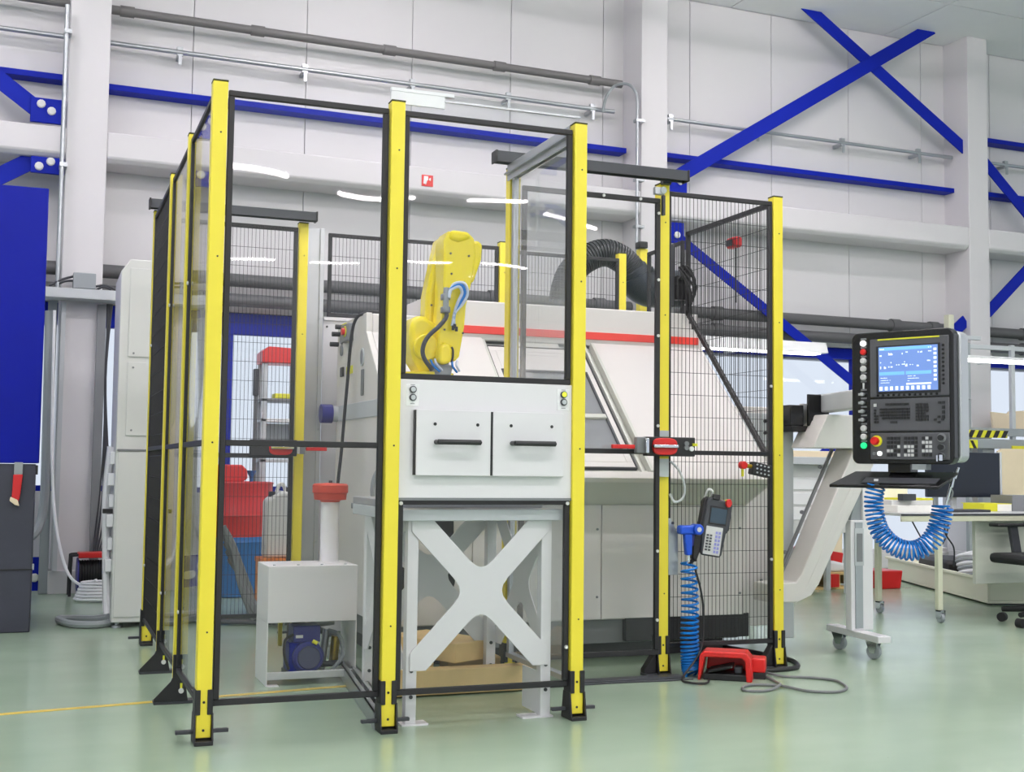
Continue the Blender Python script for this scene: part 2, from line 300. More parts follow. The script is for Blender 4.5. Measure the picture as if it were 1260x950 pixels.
# lamps: rows of tubes along the ceiling (far rows mirrored in the clear panels, middle rows added for light)
lamp0 = None; n_l = 0
def make_lamp():
    t = thing('ceiling_light', 'white fluorescent batten light on the hall ceiling', 'light', (0, 0, 0), 'batten lights along the ceiling')
    G().box(-0.56, 0.56, -0.03, 0.03, 0.0, 0.035).build('housing', 'white', t, bevel=0.006)
    G().box(-0.54, 0.54, -0.055, 0.055, -0.035, 0.0).build('tube', 'tube', t, bevel=0.008)
    G().cyl((-0.4, 0, 0.03), (-0.4, 0, CEIL-LZ), 0.003, n=6).cyl((0.4, 0, 0.03), (0.4, 0, CEIL-LZ), 0.003, n=6).build('hanger', 'steel', t)
    return t
LZ = 4.82
for y, xs in ((-18.9, range(7)), (-12.4, range(7)), (-7.0, range(7)), (-3.0, range(7)), (0.4, range(7)), (3.4, (1, 3, 5))):
    for i in xs:
        x = -3.4+i*1.78+(0.8 if y < -15 else 0)
        t = make_lamp() if lamp0 is None else copy_tree(lamp0)
        lamp0 = lamp0 or t; t.location = (x, y, LZ)
# ================================================================== SAFETY FENCE
def make_post(label, x, y, fin=False, h=2.2, tri=False):
    t = thing('fence_post', label, 'post', (x, y, 0), 'yellow fence posts')
    b = 0.025; P = lambda g, n, m, **k: g.build(n, m, t, **k)
    L = lambda: G(Matrix.Translation((x, y, 0)))
    P(L().box(-b, b, -b, b, 0.02, h-0.006), 'tube', 'yellow', bevel=0.003)
    P(L().box(-b-0.001, b+0.001, -b-0.001, b+0.001, h-0.006, h), 'cap', 'cap', bevel=0.002)
    for z in (0.36, 0.98, 1.6, 2.02): P(L().cyl((0.004, -b-0.0012, z), (0.004, -b+0.004, z), 0.0032, n=8), 'bolt_hole', 'black')
    if fin:
        P(L().prism([(-0.028, 0.185), (0.026, 0.185), (0.026, 0.095), (0.018, 0.09), (0.030, 0.012), (-0.095, 0.012), (-0.095, 0.022), (-0.035, 0.085), (-0.028, 0.10)], 'y', -b-0.008, -b-0.001), 'gusset', 'black', bevel=0.001)
        for z in (0.14, 0.05):
            P(L().cyl((0.004, -b-0.014, z), (0.004, -b-0.008, z), 0.010, n=10), 'bolt', 'ltwhite')
            P(L().box(0.0, 0.008, -b-0.010, -b-0.007, z+0.008, z+0.028), 'slot', 'stripeye')
        P(L().box(-0.095, 0.10, -0.03, 0.03, 0, 0.012), 'base_plate', 'dkgrey', bevel=0.002)
    else:
        for s in (-1, 1):
            P(L().box(min(s*0.011, s*0.029), max(s*0.011, s*0.029), -b-0.006, b+0.006, 0.095, 0.175), 'clamp', 'black', bevel=0.002)
            P(L().prism([(-0.045, 0.012), (0.045, 0.012), (0.03, 0.10), (-0.03, 0.10)], 'x', s*0.026, s*0.031), 'gusset', 'black')
        P(L().cyl((0, -b-0.0015, 0.045), (0, -b+0.004, 0.045), 0.0045, n=8), 'bolt_hole', 'black'); P(L().cyl((0, -b-0.0015, 0.135), (0, -b+0.004, 0.135), 0.0045, n=8), 'bolt_hole', 'black')
        P(L().box(-0.03, 0.03, -0.05, 0.05, 0, 0.014), 'base_plate', 'black', bevel=0.002)
        if tri: P(L().prism([(-0.032, 0.11), (-0.032, 0.014), (-0.088, 0.014), (-0.088, 0.03), (-0.045, 0.09)], 'y', -0.02, 0.02), 'side_gusset', 'black', bevel=0.002)
        P(L().box(-0.085, 0.085, 0.0, 0.02, 0.03, 0.042) if not tri else L().box(-0.085, 0.03, -0.03, 0.03, 0.0, 0.013), 'anchor_bar', 'dkgrey', bevel=0.002)
    return t
def move_post(src, label, x, y): t = copy_tree(src); t.location = (x, y, 0); t['label'] = label; return t
pA = make_post('yellow fence post at the near left corner, nearest of all', 0.0, 0.0)
move_post(pA, 'yellow fence post between clear panel and white drawer unit', 0.616, -0.008)
move_post(pA, 'yellow fence post right of the white drawer unit', 1.324, 0.0)
move_post(pA, 'yellow fence post carrying the rear left door rail', 0.0, 2.325)
move_post(pA, 'yellow post by the grey metal sheet at the cage rear', 0.745, 2.325)
move_post(pA, 'yellow post beyond the glazed return panel', 1.341, 0.733)
pE = make_post('yellow fence post with the red door interlock on it', 2.071, 0.752, tri=True)
move_post(pE, 'yellow fence post at the near right corner beside the conveyor', 2.681, 0.772)
pL = make_post('yellow fence post second along the left side', 0.0, 0.727, True)
move_post(pL, 'yellow fence post third along the left side', 0.0, 1.446)
move_post(pA, 'yellow post rising behind the robot above the machine', 1.915, 2.41)
move_post(pA, 'yellow post at the rear right corner below the black duct', 2.69, 2.46)
t = thing('sensor_post', 'tall yellow post behind the black duct with a dark sensor on top', 'post', (3.255, 3.30, 0))
G().box(3.225, 3.285, 3.27, 3.33, 0.012, 2.40).build('tube', 'yellow', t, bevel=0.003); G().box(3.19, 3.32, 3.23, 3.37, 0, 0.012).build('base_plate', 'black', t); G().box(3.205, 3.27, 3.24, 3.31, 2.40, 2.445).build('sensor', 'black', t, bevel=0.006)
FR = 0.02
def wires(g, u0, u1, z0, z1, y, ax='y', du=0.02, dz=0.1, r=0.0014, low=None):
    def put(p, q):
        if ax == 'y': g.cyl((p[0], y, p[1]), (q[0], y, q[1]), r, n=4, cap=False)
        else: g.cyl((y, p[0], p[1]), (y, q[0], q[1]), r, n=4, cap=False)
    n = max(1, round((u1-u0)/du))
    for i in range(1, n):
        u = u0+(u1-u0)*i/n; zl = low(u) if low else z0
        if z1-zl > 0.02: put((u, zl), (u, z1))
    k = max(1, round((z1-z0)/dz))
    for j in range(1, k):
        z = z0+(z1-z0)*j/k; ua = u0
        if low:
            us = [u0+(u1-u0)*i/60 for i in range(61) if low(u0+(u1-u0)*i/60) <= z]
            if not us: continue
            put((us[0], z), (us[-1], z))
        else: put((u0, z), (u1, z))
    return g
def panel(name, label, cat, ax, u0, u1, z0, z1, y, fill, mid=None, fr='black', w=FR, d=0.018, pos=None, bolts=()):
    loc = (u0, y, z0) if ax == 'y' else (y, u0, z0)
    t = thing(name, label, cat, loc)
    G().ring(u0, u1, z0, z1, w, y-d/2, y+d/2, ax).build('frame', fr, t, bevel=0.002, seg=1)
    if mid: (G().box(u0+w, u1-w, y-d/2, y+d/2, mid-w/2, mid+w/2) if ax == 'y' else G().box(y-d/2, y+d/2, u0+w, u1-w, mid-w/2, mid+w/2)).build('mid_rail', fr, t, bevel=0.002, seg=1)
    if fill == 'poly' or fill == 'plain':
        zs = [(z0+w, z1-w)] if not mid else [(z0+w, mid-w/2), (mid+w/2, z1-w)]
        for a, b in zs: (G().box(u0+w, u1-w, y-0.0025, y+0.0025, a, b) if ax == 'y' else G().box(y-0.0025, y+0.0025, u0+w, u1-w, a, b)).build('clear_sheet', fill, t, smooth=False)
    elif fill == 'mesh': wires(G(), u0+w, u1-w, z0+w, z1-w, y, ax).build('wire_mesh', 'wire', t, stuff=True)
    for u, z in bolts:
        (G().cyl((u, y-d/2-0.006, z), (u, y-d/2, z), 0.007, n=8) if ax == 'y' else G().cyl((y-d/2-0.006, u, z), (y-d/2, u, z), 0.007, n=8)).build('bolt', 'ltwhite', t)
    return t
bl = lambda u, zs: [(u, z) for z in zs]
panel('guard_fence', 'tall clear panel at the front left of the cage', 'fence panel', 'y', 0.030, 0.588, 0.118, 2.172, 0.0, 'poly', 0.98)
panel('guard_fence', 'clear window panel in front of the yellow robot', 'fence panel', 'y', 0.645, 1.296, 1.215, 2.172, 0.0, 'poly')
panel('guard_fence', 'clear panel below the drawers in front of the white stand', 'fence panel', 'y', 0.645, 1.296, 0.118, 0.795, 0.0, 'poly', bolts=[(1.286, 0.78), (0.655, 0.78), (1.286, 0.26)])
panel('guard_fence', 'clear left side panel nearest the front corner', 'fence panel', 'x', 0.03, 0.698, 0.118, 2.172, -0.008, 'poly', 0.98, bolts=bl(0.655, (0.35, 1.6)))
panel('guard_fence', 'clear left side panel, second from the front', 'fence panel', 'x', 0.756, 1.416, 0.118, 2.172, -0.008, 'poly', 0.98, bolts=bl(1.375, (0.35, 1.6)))
panel('guard_fence', 'black mesh left side panel farthest back', 'fence panel', 'x', 1.476, 2.296, 0.118, 2.172, -0.012, 'mesh', 0.98, bolts=bl(2.26, (0.4, 1.5)))
panel('guard_fence', 'black mesh panel holding the teach pendant and air gun', 'fence panel', 'y', 2.100, 2.652, 0.118, 2.172, 0.762, 'mesh', 0.985, bolts=bl(2.642, (0.5, 1.3)))
# return panel from the drawer unit post back to the inner post
t = thing('guard_fence', 'clear return panel with aluminium top channel beside the robot', 'fence panel', (1.333, 0.03, 0.12))
G().box(1.331, 1.336, 0.06, 0.70, 0.14, 2.13).build('clear_sheet', 'plain', t, smooth=False)
G().box(1.322, 1.345, 0.675, 0.700, 0.12, 2.15).build('frame_post', 'alu', t, bevel=0.002); G().box(1.322, 1.345, 0.028, 0.05, 0.12, 2.15).build('frame_post', 'black', t, bevel=0.002)
G().box(1.318, 1.350, 0.03, 0.70, 0.12, 0.14).build('lower_rail', 'alu', t, bevel=0.002)
G().box(1.300, 1.306, 0.03, 0.70, 2.13, 2.20).box(1.306, 1.345, 0.03, 0.70, 2.194, 2.20).box(1.339, 1.345, 0.03, 0.70, 2.14, 2.194).build('top_channel', 'alu', t)
G().box(1.285, 1.300, 0.03, 0.70, 2.155, 2.162).build('channel_lip', 'steel', t)
# sliding door between the inner post and the interlock post
t = panel('sliding_door', 'clear sliding door with black frame right of the drawers', 'door', 'y', 1.37, 2.032, 0.10, 2.118, 0.70, 'poly', 0.985, w=0.022, bolts=bl(2.021, (0.25, 0.55, 1.1, 1.5, 1.75, 2.05))+[(1.75, 2.107), (1.93, 2.107)])
G().box(1.99, 2.04, 0.665, 0.69, 2.13, 2.165).build('roller_bracket', 'alu', t, bevel=0.004); G().cyl((2.03, 0.66, 2.15), (2.03, 0.675, 2.15), 0.016, n=12).build('roller', 'chrome', t); G().box(2.032, 2.045, 0.67, 0.69, 2.04, 2.13).build('roller_plate', 'dkgrey', t, bevel=0.002)
t = thing('door_rail', 'dark overhead rail of the sliding door, right of the robot', 'rail', (1.25, 0.665, 2.2))
G().box(1.235, 2.145, 0.645, 0.652, 2.20, 2.245).box(1.235, 2.145, 0.652, 0.70, 2.238, 2.245).box(1.235, 2.145, 0.693, 0.70, 2.20, 2.238).build('channel', 'dkgrey', t)
G().box(1.228, 1.236, 0.64, 0.705, 2.196, 2.248).build('end_cap', 'black', t, bevel=0.003); G().box(2.144, 2.152, 0.64, 0.705, 2.196, 2.248).build('end_cap', 'black', t, bevel=0.003)
for x in (1.35, 2.07): G().box(x-0.02, x+0.02, 0.70, 0.73, 2.19, 2.24).build('hanger', 'dkgrey', t)
t = thing('door_sill', 'flat dark floor rail under the sliding door', 'rail', (1.3, 0.66, 0))
G().box(1.28, 2.13, 0.635, 0.70, 0.0, 0.012).build('strip', 'dkgrey', t, bevel=0.003)
# top deflector over the drawer window
t = thing('top_cover', 'clear and white cover strip above the robot window', 'cover', (0.64, 0.02, 2.18))
G().box(0.60, 1.335, 0.02, 0.024, 2.175, 2.255).build('clear_strip', 'plain', t, smooth=False); G().box(0.60, 0.80, 0.012, 0.019, 2.200, 2.245).build('white_strip', 'film', t, bevel=0.001)
G().box(0.60, 0.835, 0.010, 0.03, 2.245, 2.257).build('top_bead', 'film', t); G().box(0.80, 1.335, 0.010, 0.02, 2.225, 2.232).build('lower_bead', 'alu', t)
# notched right side panel
def low(u): return 1.0 if u <= 0.87 else min(1.745, 1.0+(u-0.87)*(0.745/0.755))
t = thing('guard_fence', 'black mesh right side panel cut diagonally over the machine', 'fence panel', (2.685, 0.80, 1.0))
g = G(); pts = [(0.80, 0.99), (0.80, 2.172), (1.63, 2.172), (1.63, 1.745), (0.87, 0.99)]
for (a, b) in zip(pts, pts[1:]+pts[:1]):
    d = Vector((b[0]-a[0], b[1]-a[1])).normalized(); nrm = Vector((-d.y, d.x))*0.011
    g.prism([(a[0]+nrm.x-d.x*.01, a[1]+nrm.y-d.y*.01), (b[0]+nrm.x+d.x*.01, b[1]+nrm.y+d.y*.01), (b[0]-nrm.x+d.x*.01, b[1]-nrm.y+d.y*.01), (a[0]-nrm.x-d.x*.01, a[1]-nrm.y-d.y*.01)], 'x', 2.678, 2.696)
g.build('frame', 'black', t); wires(G(), 0.82, 1.62, 1.0, 2.16, 2.687, 'x', low=low).build('wire_mesh', 'wire', t, stuff=True)
panel('guard_fence', 'small black mesh panel at the right rear behind the duct', 'fence panel', 'x', 1.70, 2.12, 1.72, 2.15, 2.70, 'mesh')
panel('guard_fence', 'black mesh panel behind the robot above the machine', 'fence panel', 'y', 0.902, 1.888, 1.715, 2.172, 2.41, 'mesh')
panel('guard_fence', 'black mesh panel under the black duct at the rear', 'fence panel', 'y', 1.945, 2.662, 1.715, 2.16, 2.43, 'mesh')
panel('sliding_door', 'black mesh sliding door at the rear left of the cage', 'door', 'y', 0.03, 0.712, 0.12, 2.165, 2.29, 'mesh', 0.955, w=0.022)
t = thing('door_rail', 'dark overhead rail of the rear left mesh door', 'rail', (-0.05, 2.26, 2.2))
G().box(-0.045, 0.80, 2.235, 2.242, 2.20, 2.245).box(-0.045, 0.80, 2.242, 2.29, 2.238, 2.245).box(-0.045, 0.80, 2.283, 2.29, 2.20, 2.238).build('channel', 'dkgrey', t)
for x in (-0.05, 0.80): G().box(x-0.004, x+0.004, 2.23, 2.295, 2.197, 2.248).build('end_cap', 'black', t)
t = thing('grey_sheet', 'tall grey metal sheet standing behind the rear yellow post', 'panel', (0.82, 2.40, 0))
G().box(0.775, 0.876, 2.395, 2.40, 0.02, 2.19).build('sheet', 'alu', t, smooth=False); G().box(0.852, 0.876, 2.385, 2.395, 0.02, 2.19).build('edge_fold', 'alu', t, bevel=0.002)
for z in (0.5, 1.1, 1.7): G().cyl((0.862, 2.379, z), (0.862, 2.386, z), 0.006, n=8).build('bolt', 'steel', t)
t = thing('white_backing', 'white sheet panel closing the cage rear under the mesh', 'panel', (1.2, 2.43, 0))
G().box(0.885, 1.888, 2.42, 2.424, 0.02, 1.70).build('sheet', 'sheet', t, smooth=False); G().box(0.885, 1.888, 2.405, 2.424, 1.695, 1.712).build('top_fold', 'sheet', t); G().cyl((0.905, 2.414, 1.66), (0.905, 2.42, 1.66), 0.006, n=8).build('bolt', 'dkgrey', t)
def interlock(t, x, y, z, flip=False):
    s = -1 if flip else 1; X = lambda a, b: (min(x+s*a, x+s*b), max(x+s*a, x+s*b))
    G().box(*X(0.0, 0.24), y-0.04, y, z-0.042, z+0.042).build('body', 'black', t, bevel=0.004)
    g = G(); cx = x+s*0.085
    g.prism([(cx+0.06*math.copysign(abs(math.cos(a))**0.6, math.cos(a)), z+0.037*math.copysign(abs(math.sin(a))**0.6, math.sin(a))) for a in [2*math.pi*i/28 for i in range(28)]], 'y', y-0.055, y-0.04); g.build('red_cap', 'red', t, bevel=0.004)
    h = G().box(*X(0.02, 0.14), y-0.075, y-0.055, z-0.006, z+0.008).build('lever', 'chrome', t, bevel=0.003)
    G().box(*X(-0.045, 0.0), y-0.035, y-0.005, z-0.03, z+0.04).build('latch', 'grey', t, bevel=0.004); G().box(*X(-0.012, 0.004), y-0.06, y-0.035, z-0.03, z+0.035).build('latch_plate', 'chrome', t, bevel=0.002)
    G().box(*X(-0.16, -0.05), y-0.03, y-0.015, z-0.012, z+0.006).build('red_pull', 'red', t, bevel=0.003)
    return t
t = interlock(thing('door_interlock', 'black interlock with big red cap on the right door post', 'interlock', (2.0, 0.68, 1.01)), 1.938, 0.675, 1.008)
for dx, m_, z in ((0.20, 'grey', 1.004), (0.225, 'white', 1.0), (0.20, 'grey', 1.022)): G().cyl((1.938+dx-0.005, 0.628, z), (1.938+dx-0.005, 0.637, z), 0.011, n=12).build('button', m_, t)
G().box(2.163, 2.185, 0.626, 0.637, 1.012, 1.024).build('yellow_tag', 'stripeye', t)
for z0, z1 in ((1.053, 1.080), (0.875, 0.955)): G().box(2.028, 2.082, 0.70, 0.726, z0, z1).build('mount_plate', 'ltgrey', t, bevel=0.001)
G().tube(sm([(2.09, 0.70, 0.945), (2.13, 0.69, 0.90), (2.155, 0.69, 0.83), (2.15, 0.70, 0.78), (2.115, 0.71, 0.765), (2.095, 0.715, 0.80)], 6), 0.006).build('cable', 'ltgrey', t)
t = interlock(thing('door_interlock', 'black interlock with red lever on the rear mesh door', 'interlock', (0.6, 2.25, 1.0)), 0.715, 2.24, 0.995, True)
# ================================================================== DRAWER UNIT + STAND + ROBOT
t = thing('drawer_unit', 'white sheet metal unit with two drawers below the robot window', 'drawer unit', (0.97, 0.0, 0.797))
G().box(0.641, 1.299, -0.014, -0.006, 0.798, 1.214).build('front_plate', 'sheet', t, bevel=0.002)
G().box(0.70, 1.25, -0.006, 0.20, 0.86, 1.13).build('housing', 'sheet', t)
G().box(0.641, 1.299, -0.016, 0.01, 0.790, 0.799).build('lower_lip', 'grey', t)
for x0, x1, w in ((0.698, 0.974, 'l'), (0.983, 1.258, 'r')):
    G().box(x0-(0.004 if w == 'l' else 0.009), x0+0.001, -0.037, -0.013, 0.879, 1.106).build('drawer_gap_shade', 'black', t)  # black strip paints the shade in the gap beside each drawer
    d = G().box(x0, x1, -0.040, -0.018, 0.877, 1.108).build('drawer', 'sheet', t, bevel=0.002)
    G().box(x0+0.01, x1-0.01, -0.018, -0.013, 0.885, 1.10).build('drawer_shadow_gap', 'dkgrey', d)  # dark sheet painted as the shade behind the drawer front
    cx = x0+0.147
    h = G().cyl((cx-0.078, -0.078, 0.995), (cx+0.078, -0.078, 0.995), 0.0095, n=12)
    for s in (-1, 1): h.cyl((cx+s*0.074, -0.080, 0.995), (cx+s*0.074, -0.040, 0.995), 0.009, n=10)
    h.build('handle', 'handle', d)
    for s in (-1, 1): G().cyl((cx+s*0.079, -0.0415, 1.058), (cx+s*0.079, -0.034, 1.058), 0.006, n=10).build('screw', 'black', d)
for x, (m1, m2) in ((0.689, ('ltgrey', 'ltgrey')), (1.264, ('yellit', 'ltgrey'))):
    pl = G().box(x-0.024, x+0.024, -0.0165, -0.013, 1.120, 1.198).build('button_plate', 'white', t, bevel=0.001)
    for z, m in ((1.178, m1), (1.150, m2)):
        G().lathe((x, -0.0165, z), [(0.0125, 0), (0.0125, -0.008), (0.009, -0.009)], 16, 'y').build('bezel', 'dkgrey', pl); G().cyl((x, -0.0275, z), (x, -0.025, z), 0.0088, n=14).build('button', m, pl)
    G().box(x-0.008, x+0.008, -0.0172, -0.0163, 1.194, 1.196).box(x-0.008, x+0.008, -0.0172, -0.0163, 1.127, 1.129).build('print', 'grey', pl)
# stand
def xplate(g, cx, cz, hw, hh, arm, ax, a, b, f=0.04):
    # an X-shaped plate with rounded crotches; arms end at the four corners
    out = []
    d = Vector((hw, hh)).normalized(); nrm = Vector((-d.y, d.x))*arm/2
    def corner(sx, sz):  # two end points of the arm reaching (sx,sz)
        return Vector((cx+sx*hw, cz+sz*hh))
    th = math.atan2(hh, hw); kx = arm/2/math.sin(th); kz = arm/2/math.cos(th)
    def fil(c, dirs):
        p, q = dirs; return [c+p*f*1.6, c+p*f*0.8+q*f*0.12, c+(p+q)*f*0.38, c+q*f*0.8+p*f*0.12, c+q*f*1.6]
    dd = {(sx, sz): Vector((sx*hw, sz*hh)).normalized() for sx in (1, -1) for sz in (1, -1)}
    ex = kx*1.0; ez = kz*1.0
    R = [Vector((cx+hw, cz+hh-ez)), Vector((cx+hw, cz+hh)), Vector((cx+hw-ex, cz+hh))]
    L = [Vector((cx-hw+ex, cz+hh)), Vector((cx-hw, cz+hh)), Vector((cx-hw, cz+hh-ez))]
    LB = [Vector((cx-hw, cz-hh+ez)), Vector((cx-hw, cz-hh)), Vector((cx-hw+ex, cz-hh))]
    RB = [Vector((cx+hw-ex, cz-hh)), Vector((cx+hw, cz-hh)), Vector((cx+hw, cz-hh+ez))]
    poly = R+fil(Vector((cx, cz+kz)), (dd[(1, 1)], dd[(-1, 1)]))+L+fil(Vector((cx-kx, cz)), (dd[(-1, 1)], dd[(-1, -1)]))+LB+fil(Vector((cx, cz-kz)), (dd[(-1, -1)], dd[(1, -1)]))+RB+fil(Vector((cx+kx, cz)), (dd[(1, -1)], dd[(1, 1)]))
    return g.prism([(p.x, p.y) for p in poly], ax, a, b)
t = thing('robot_stand', 'white steel stand with X-shaped braces under the robot', 'stand', (0.96, 0.35, 0))
for x, y in ((0.700, 0.05), (1.211, 0.05), (0.700, 0.64), (1.211, 0.64)):
    lg = G().box(x, x+0.04, y, y+0.04, 0.006, 0.755).build('leg', 'sheet', t, bevel=0.002)
    s = 1 if x < 1 else -1
    G().box(x-0.012 if s > 0 else x-0.07, x+0.085 if s > 0 else x+0.05, y-0.005, y+0.06, 0, 0.006).build('foot_plate', 'sheet', lg)
    for z in (0.10, 0.19, 0.715): G().cyl((x+0.02, y-0.004, z), (x+0.02, y+0.001, z), 0.007, n=8).build('bolt', 'dkgrey', lg)
G().box(1.218, 1.224, 0.09, 0.25, 0.006, 0.16).build('side_gusset', 'sheet', t, bevel=0.001)
xplate(G(), 0.975, 0.465, 0.262, 0.275, 0.086, 'y', 0.044, 0.050).build('cross_plate', 'sheet', t, bevel=0.001)
xplate(G(), 0.975, 0.465, 0.262, 0.275, 0.085, 'y', 0.68, 0.686).build('cross_plate', 'sheet', t, bevel=0.001)
xplate(G(), 0.365, 0.465, 0.28, 0.275, 0.085, 'x', 1.251, 1.256).build('cross_plate', 'sheet', t, bevel=0.001)
xplate(G(), 0.365, 0.465, 0.28, 0.275, 0.085, 'x', 0.694, 0.700).build('cross_plate', 'sheet', t, bevel=0.001)
G().box(0.655, 1.285, 0.02, 0.70, 0.716, 0.757).build('top_beam', 'ltgrey', t, bevel=0.003)
G().box(0.66, 1.28, 0.21, 0.72, 0.757, 0.785).build('table_top', 'alu', t, bevel=0.003)
# robot
t = thing('industrial_robot', 'yellow industrial robot arm behind the clear window', 'robot', (0.88, 0.48, 0.83))
G().lathe((0.885, 0.48, 0), [(0.13, 0.787), (0.13, 0.85), (0.098, 0.88), (0.095, 1.05), (0.105, 1.20), (0.11, 1.275)], 24).build('pedestal', 'robot', t)
G().prism([(0.808, 1.478), (0.826, 1.496), (0.859, 1.496), (0.90, 1.47), (0.962, 1.42), (0.962, 1.27), (0.855, 1.262), (0.815, 1.325), (0.798, 1.385), (0.799, 1.442)], 'y', 0.41, 0.56).build('shoulder', 'robot', t, bevel=0.022, seg=4)
G().cyl((0.862, 0.395, 1.37), (0.862, 0.415, 1.37), 0.052, n=24).build('shoulder_cover', 'robot', t, bevel=0.006)
G().prism([(0.936, 1.815), (0.952, 1.835), (0.992, 1.842), (1.01, 1.74), (0.985, 1.58), (0.98, 1.50), (0.975, 1.38), (0.90, 1.36), (0.868, 1.42), (0.888, 1.496), (0.890, 1.591), (0.904, 1.664)], 'y', 0.50, 0.60).build('upper_arm', 'robot', t, bevel=0.024, seg=4)
fa = G().prism([(0.918, 1.79), (0.935, 1.829), (1.02, 1.826), (1.043, 1.806), (1.050, 1.74), (1.035, 1.635), (1.013, 1.54), (1.007, 1.455), (0.987, 1.335), (0.970, 1.318), (0.952, 1.32), (0.950, 1.375), (0.918, 1.385), (0.902, 1.36), (0.902, 1.42), (0.911, 1.478), (0.917, 1.556), (0.920, 1.697)], 'y', 0.37, 0.49).build('forearm', 'robot', t, bevel=0.02, seg=4)
G().prism([(0.934, 1.795), (0.945, 1.834), (1.018, 1.831), (1.034, 1.805), (0.975, 1.785)], 'y', 0.36, 0.50).build('elbow_cover', 'robot', fa, bevel=0.015, seg=3)
G().prism([(1.036, 1.795), (1.062, 1.802), (1.080, 1.787), (1.077, 1.726), (1.044, 1.631), (1.022, 1.632), (1.035, 1.72)], 'y', 0.375, 0.48).build('motor_cover', 'robot', fa, bevel=0.014, seg=3)
for x, z in ((0.945, 1.74), (1.02, 1.735), (0.95, 1.66), (1.0, 1.63), (1.0, 1.43), (0.925, 1.44)): G().cyl((x, 0.366, z), (x, 0.372, z), 0.004, n=8).build('bolt', 'dkgrey', fa)
for x, z in ((0.93, 1.62), (0.91, 1.55), (0.955, 1.79)): G().cyl((x, 0.496, z), (x, 0.502, z), 0.004, n=8).build('bolt', 'dkgrey', t)
w = G().prism([(0.897, 1.365), (0.914, 1.384), (0.938, 1.384), (0.950, 1.36), (0.948, 1.312), (0.916, 1.300), (0.896, 1.312)], 'y', 0.345, 0.47).build('wrist', 'robot', t, bevel=0.012, seg=3)
G().tube(sm([(0.952, 0.36, 1.372), (0.957, 0.357, 1.36), (0.956, 0.357, 1.33), (0.951, 0.36, 1.312)], 4), 0.004).build('wrist_cable', 'handle', w)
G().cyl((0.922, 0.41, 1.31), (0.926, 0.41, 1.285), 0.034, n=18).build('flange', 'grey', w)
gp = G().prism([(0.872, 1.300), (0.90, 1.312), (0.945, 1.306), (0.965, 1.30), (0.955, 1.262), (0.888, 1.258)], 'y', 0.37, 0.45).build('gripper', 'hydr', t, bevel=0.006)
for k, (a, b) in enumerate((((0.868, 1.318), (0.905, 1.275)), ((0.885, 1.322), (0.915, 1.28)), ((0.955, 1.315), (0.975, 1.275)), ((0.975, 1.318), (0.985, 1.28)))):
    G().tube(sm([(a[0], 0.36, a[1]), ((a[0]+b[0])/2-0.012, 0.345, (a[1]+b[1])/2), (b[0], 0.36, b[1])], 6), 0.0045).build('hose', 'hoseclear' if k % 2 else 'hoseblue', gp)
for x in (0.90, 0.93): G().box(x, x+0.02, 0.375, 0.445, 1.19, 1.262).build('finger', 'steel', gp, bevel=0.003)
G().tube(sm([(0.923, 0.355, 1.525), (0.924, 0.345, 1.487), (0.896, 0.34, 1.451), (0.853, 0.35, 1.407), (0.835, 0.355, 1.365), (0.84, 0.355, 1.324), (0.875, 0.36, 1.28)], 8), 0.0085).build('cable_conduit', 'dkgrey', t)
G().tube(sm([(0.924, 0.35, 1.60), (0.921, 0.345, 1.55), (0.922, 0.345, 1.51)], 6), 0.012).build('conduit_sleeve', 'hydr', t)
for z in (1.565, 1.515): G().box(0.906, 0.938, 0.338, 0.37, z-0.012, z+0.012).build('clip', 'grey', t, bevel=0.003)
for k, off in enumerate((0.0, 0.012, -0.01)):
    G().tube(sm([(0.930, 0.345-k*0.006, 1.56), (0.941+off*.5, 0.335, 1.60+off), (0.977+off, 0.33, 1.612+off*.6), (0.993+off, 0.335, 1.583), (0.978+off, 0.34, 1.545), (0.957, 0.345, 1.502), (0.953+off*.3, 0.35, 1.453)], 6), 0.0065).build('air_hose', 'hoseblue' if k == 0 else 'hoseclear', t)
for x, z in ((0.957, 1.450), (0.964, 1.44), (0.950, 1.444)): G().cyl((x, 0.34, z-0.008), (x, 0.34, z+0.01), 0.006, n=8).build('fitting', 'black', t)
# timber below
def block(x0, x1, y0, y1, z0, z1, rz, label):
    c = Vector(((x0+x1)/2, (y0+y1)/2, z0)); xf = Matrix.Translation(c) @ Matrix.Rotation(rz, 4, 'Z') @ Matrix.Translation(-c)
    return tag(G(xf).box(x0, x1, y0, y1, z0, z1).build('timber_block', 'wood', bevel=0.005), label, 'wood')
block(0.755, 1.385, 0.555, 0.63, 0.006, 0.105, 0.0, 'long pine timber lying under the stand, lowest in front')
block(0.84, 1.04, 0.70, 1.20, 0.0, 0.115, -0.15, 'wide pine timber lying crosswise behind the long one')
block(0.965, 1.19, 0.635, 1.05, 0.116, 0.195, 0.45, 'short pine beam resting on top of the timber pile')
block(1.08, 1.32, 0.74, 0.86, 0.0, 0.115, 0.0, 'pine timber on the floor supporting the short beam')
# aluminium floor profile
t = thing('floor_profile', 'galvanised channel profile lying on the floor left of the stand', 'profile', (0.66, 0.8, 0))
g = G(); a = Vector((0.612, 0.02)); b = Vector((0.82, 1.75)); d = (b-a).normalized(); n_ = Vector((d.y, -d.x))
def pr2(o0, o1, z0, z1): g.prism([tuple(a+n_*o0), tuple(b+n_*o0), tuple(b+n_*o1), tuple(a+n_*o1)], 'z', z0, z1)
pr2(-0.03, 0.03, 0.0, 0.006); pr2(-0.03, -0.024, 0.006, 0.06); pr2(0.024, 0.03, 0.006, 0.06); pr2(-0.03, -0.008, 0.054, 0.06); pr2(0.008, 0.03, 0.054, 0.06)
g.build('channel', 'steel', t)
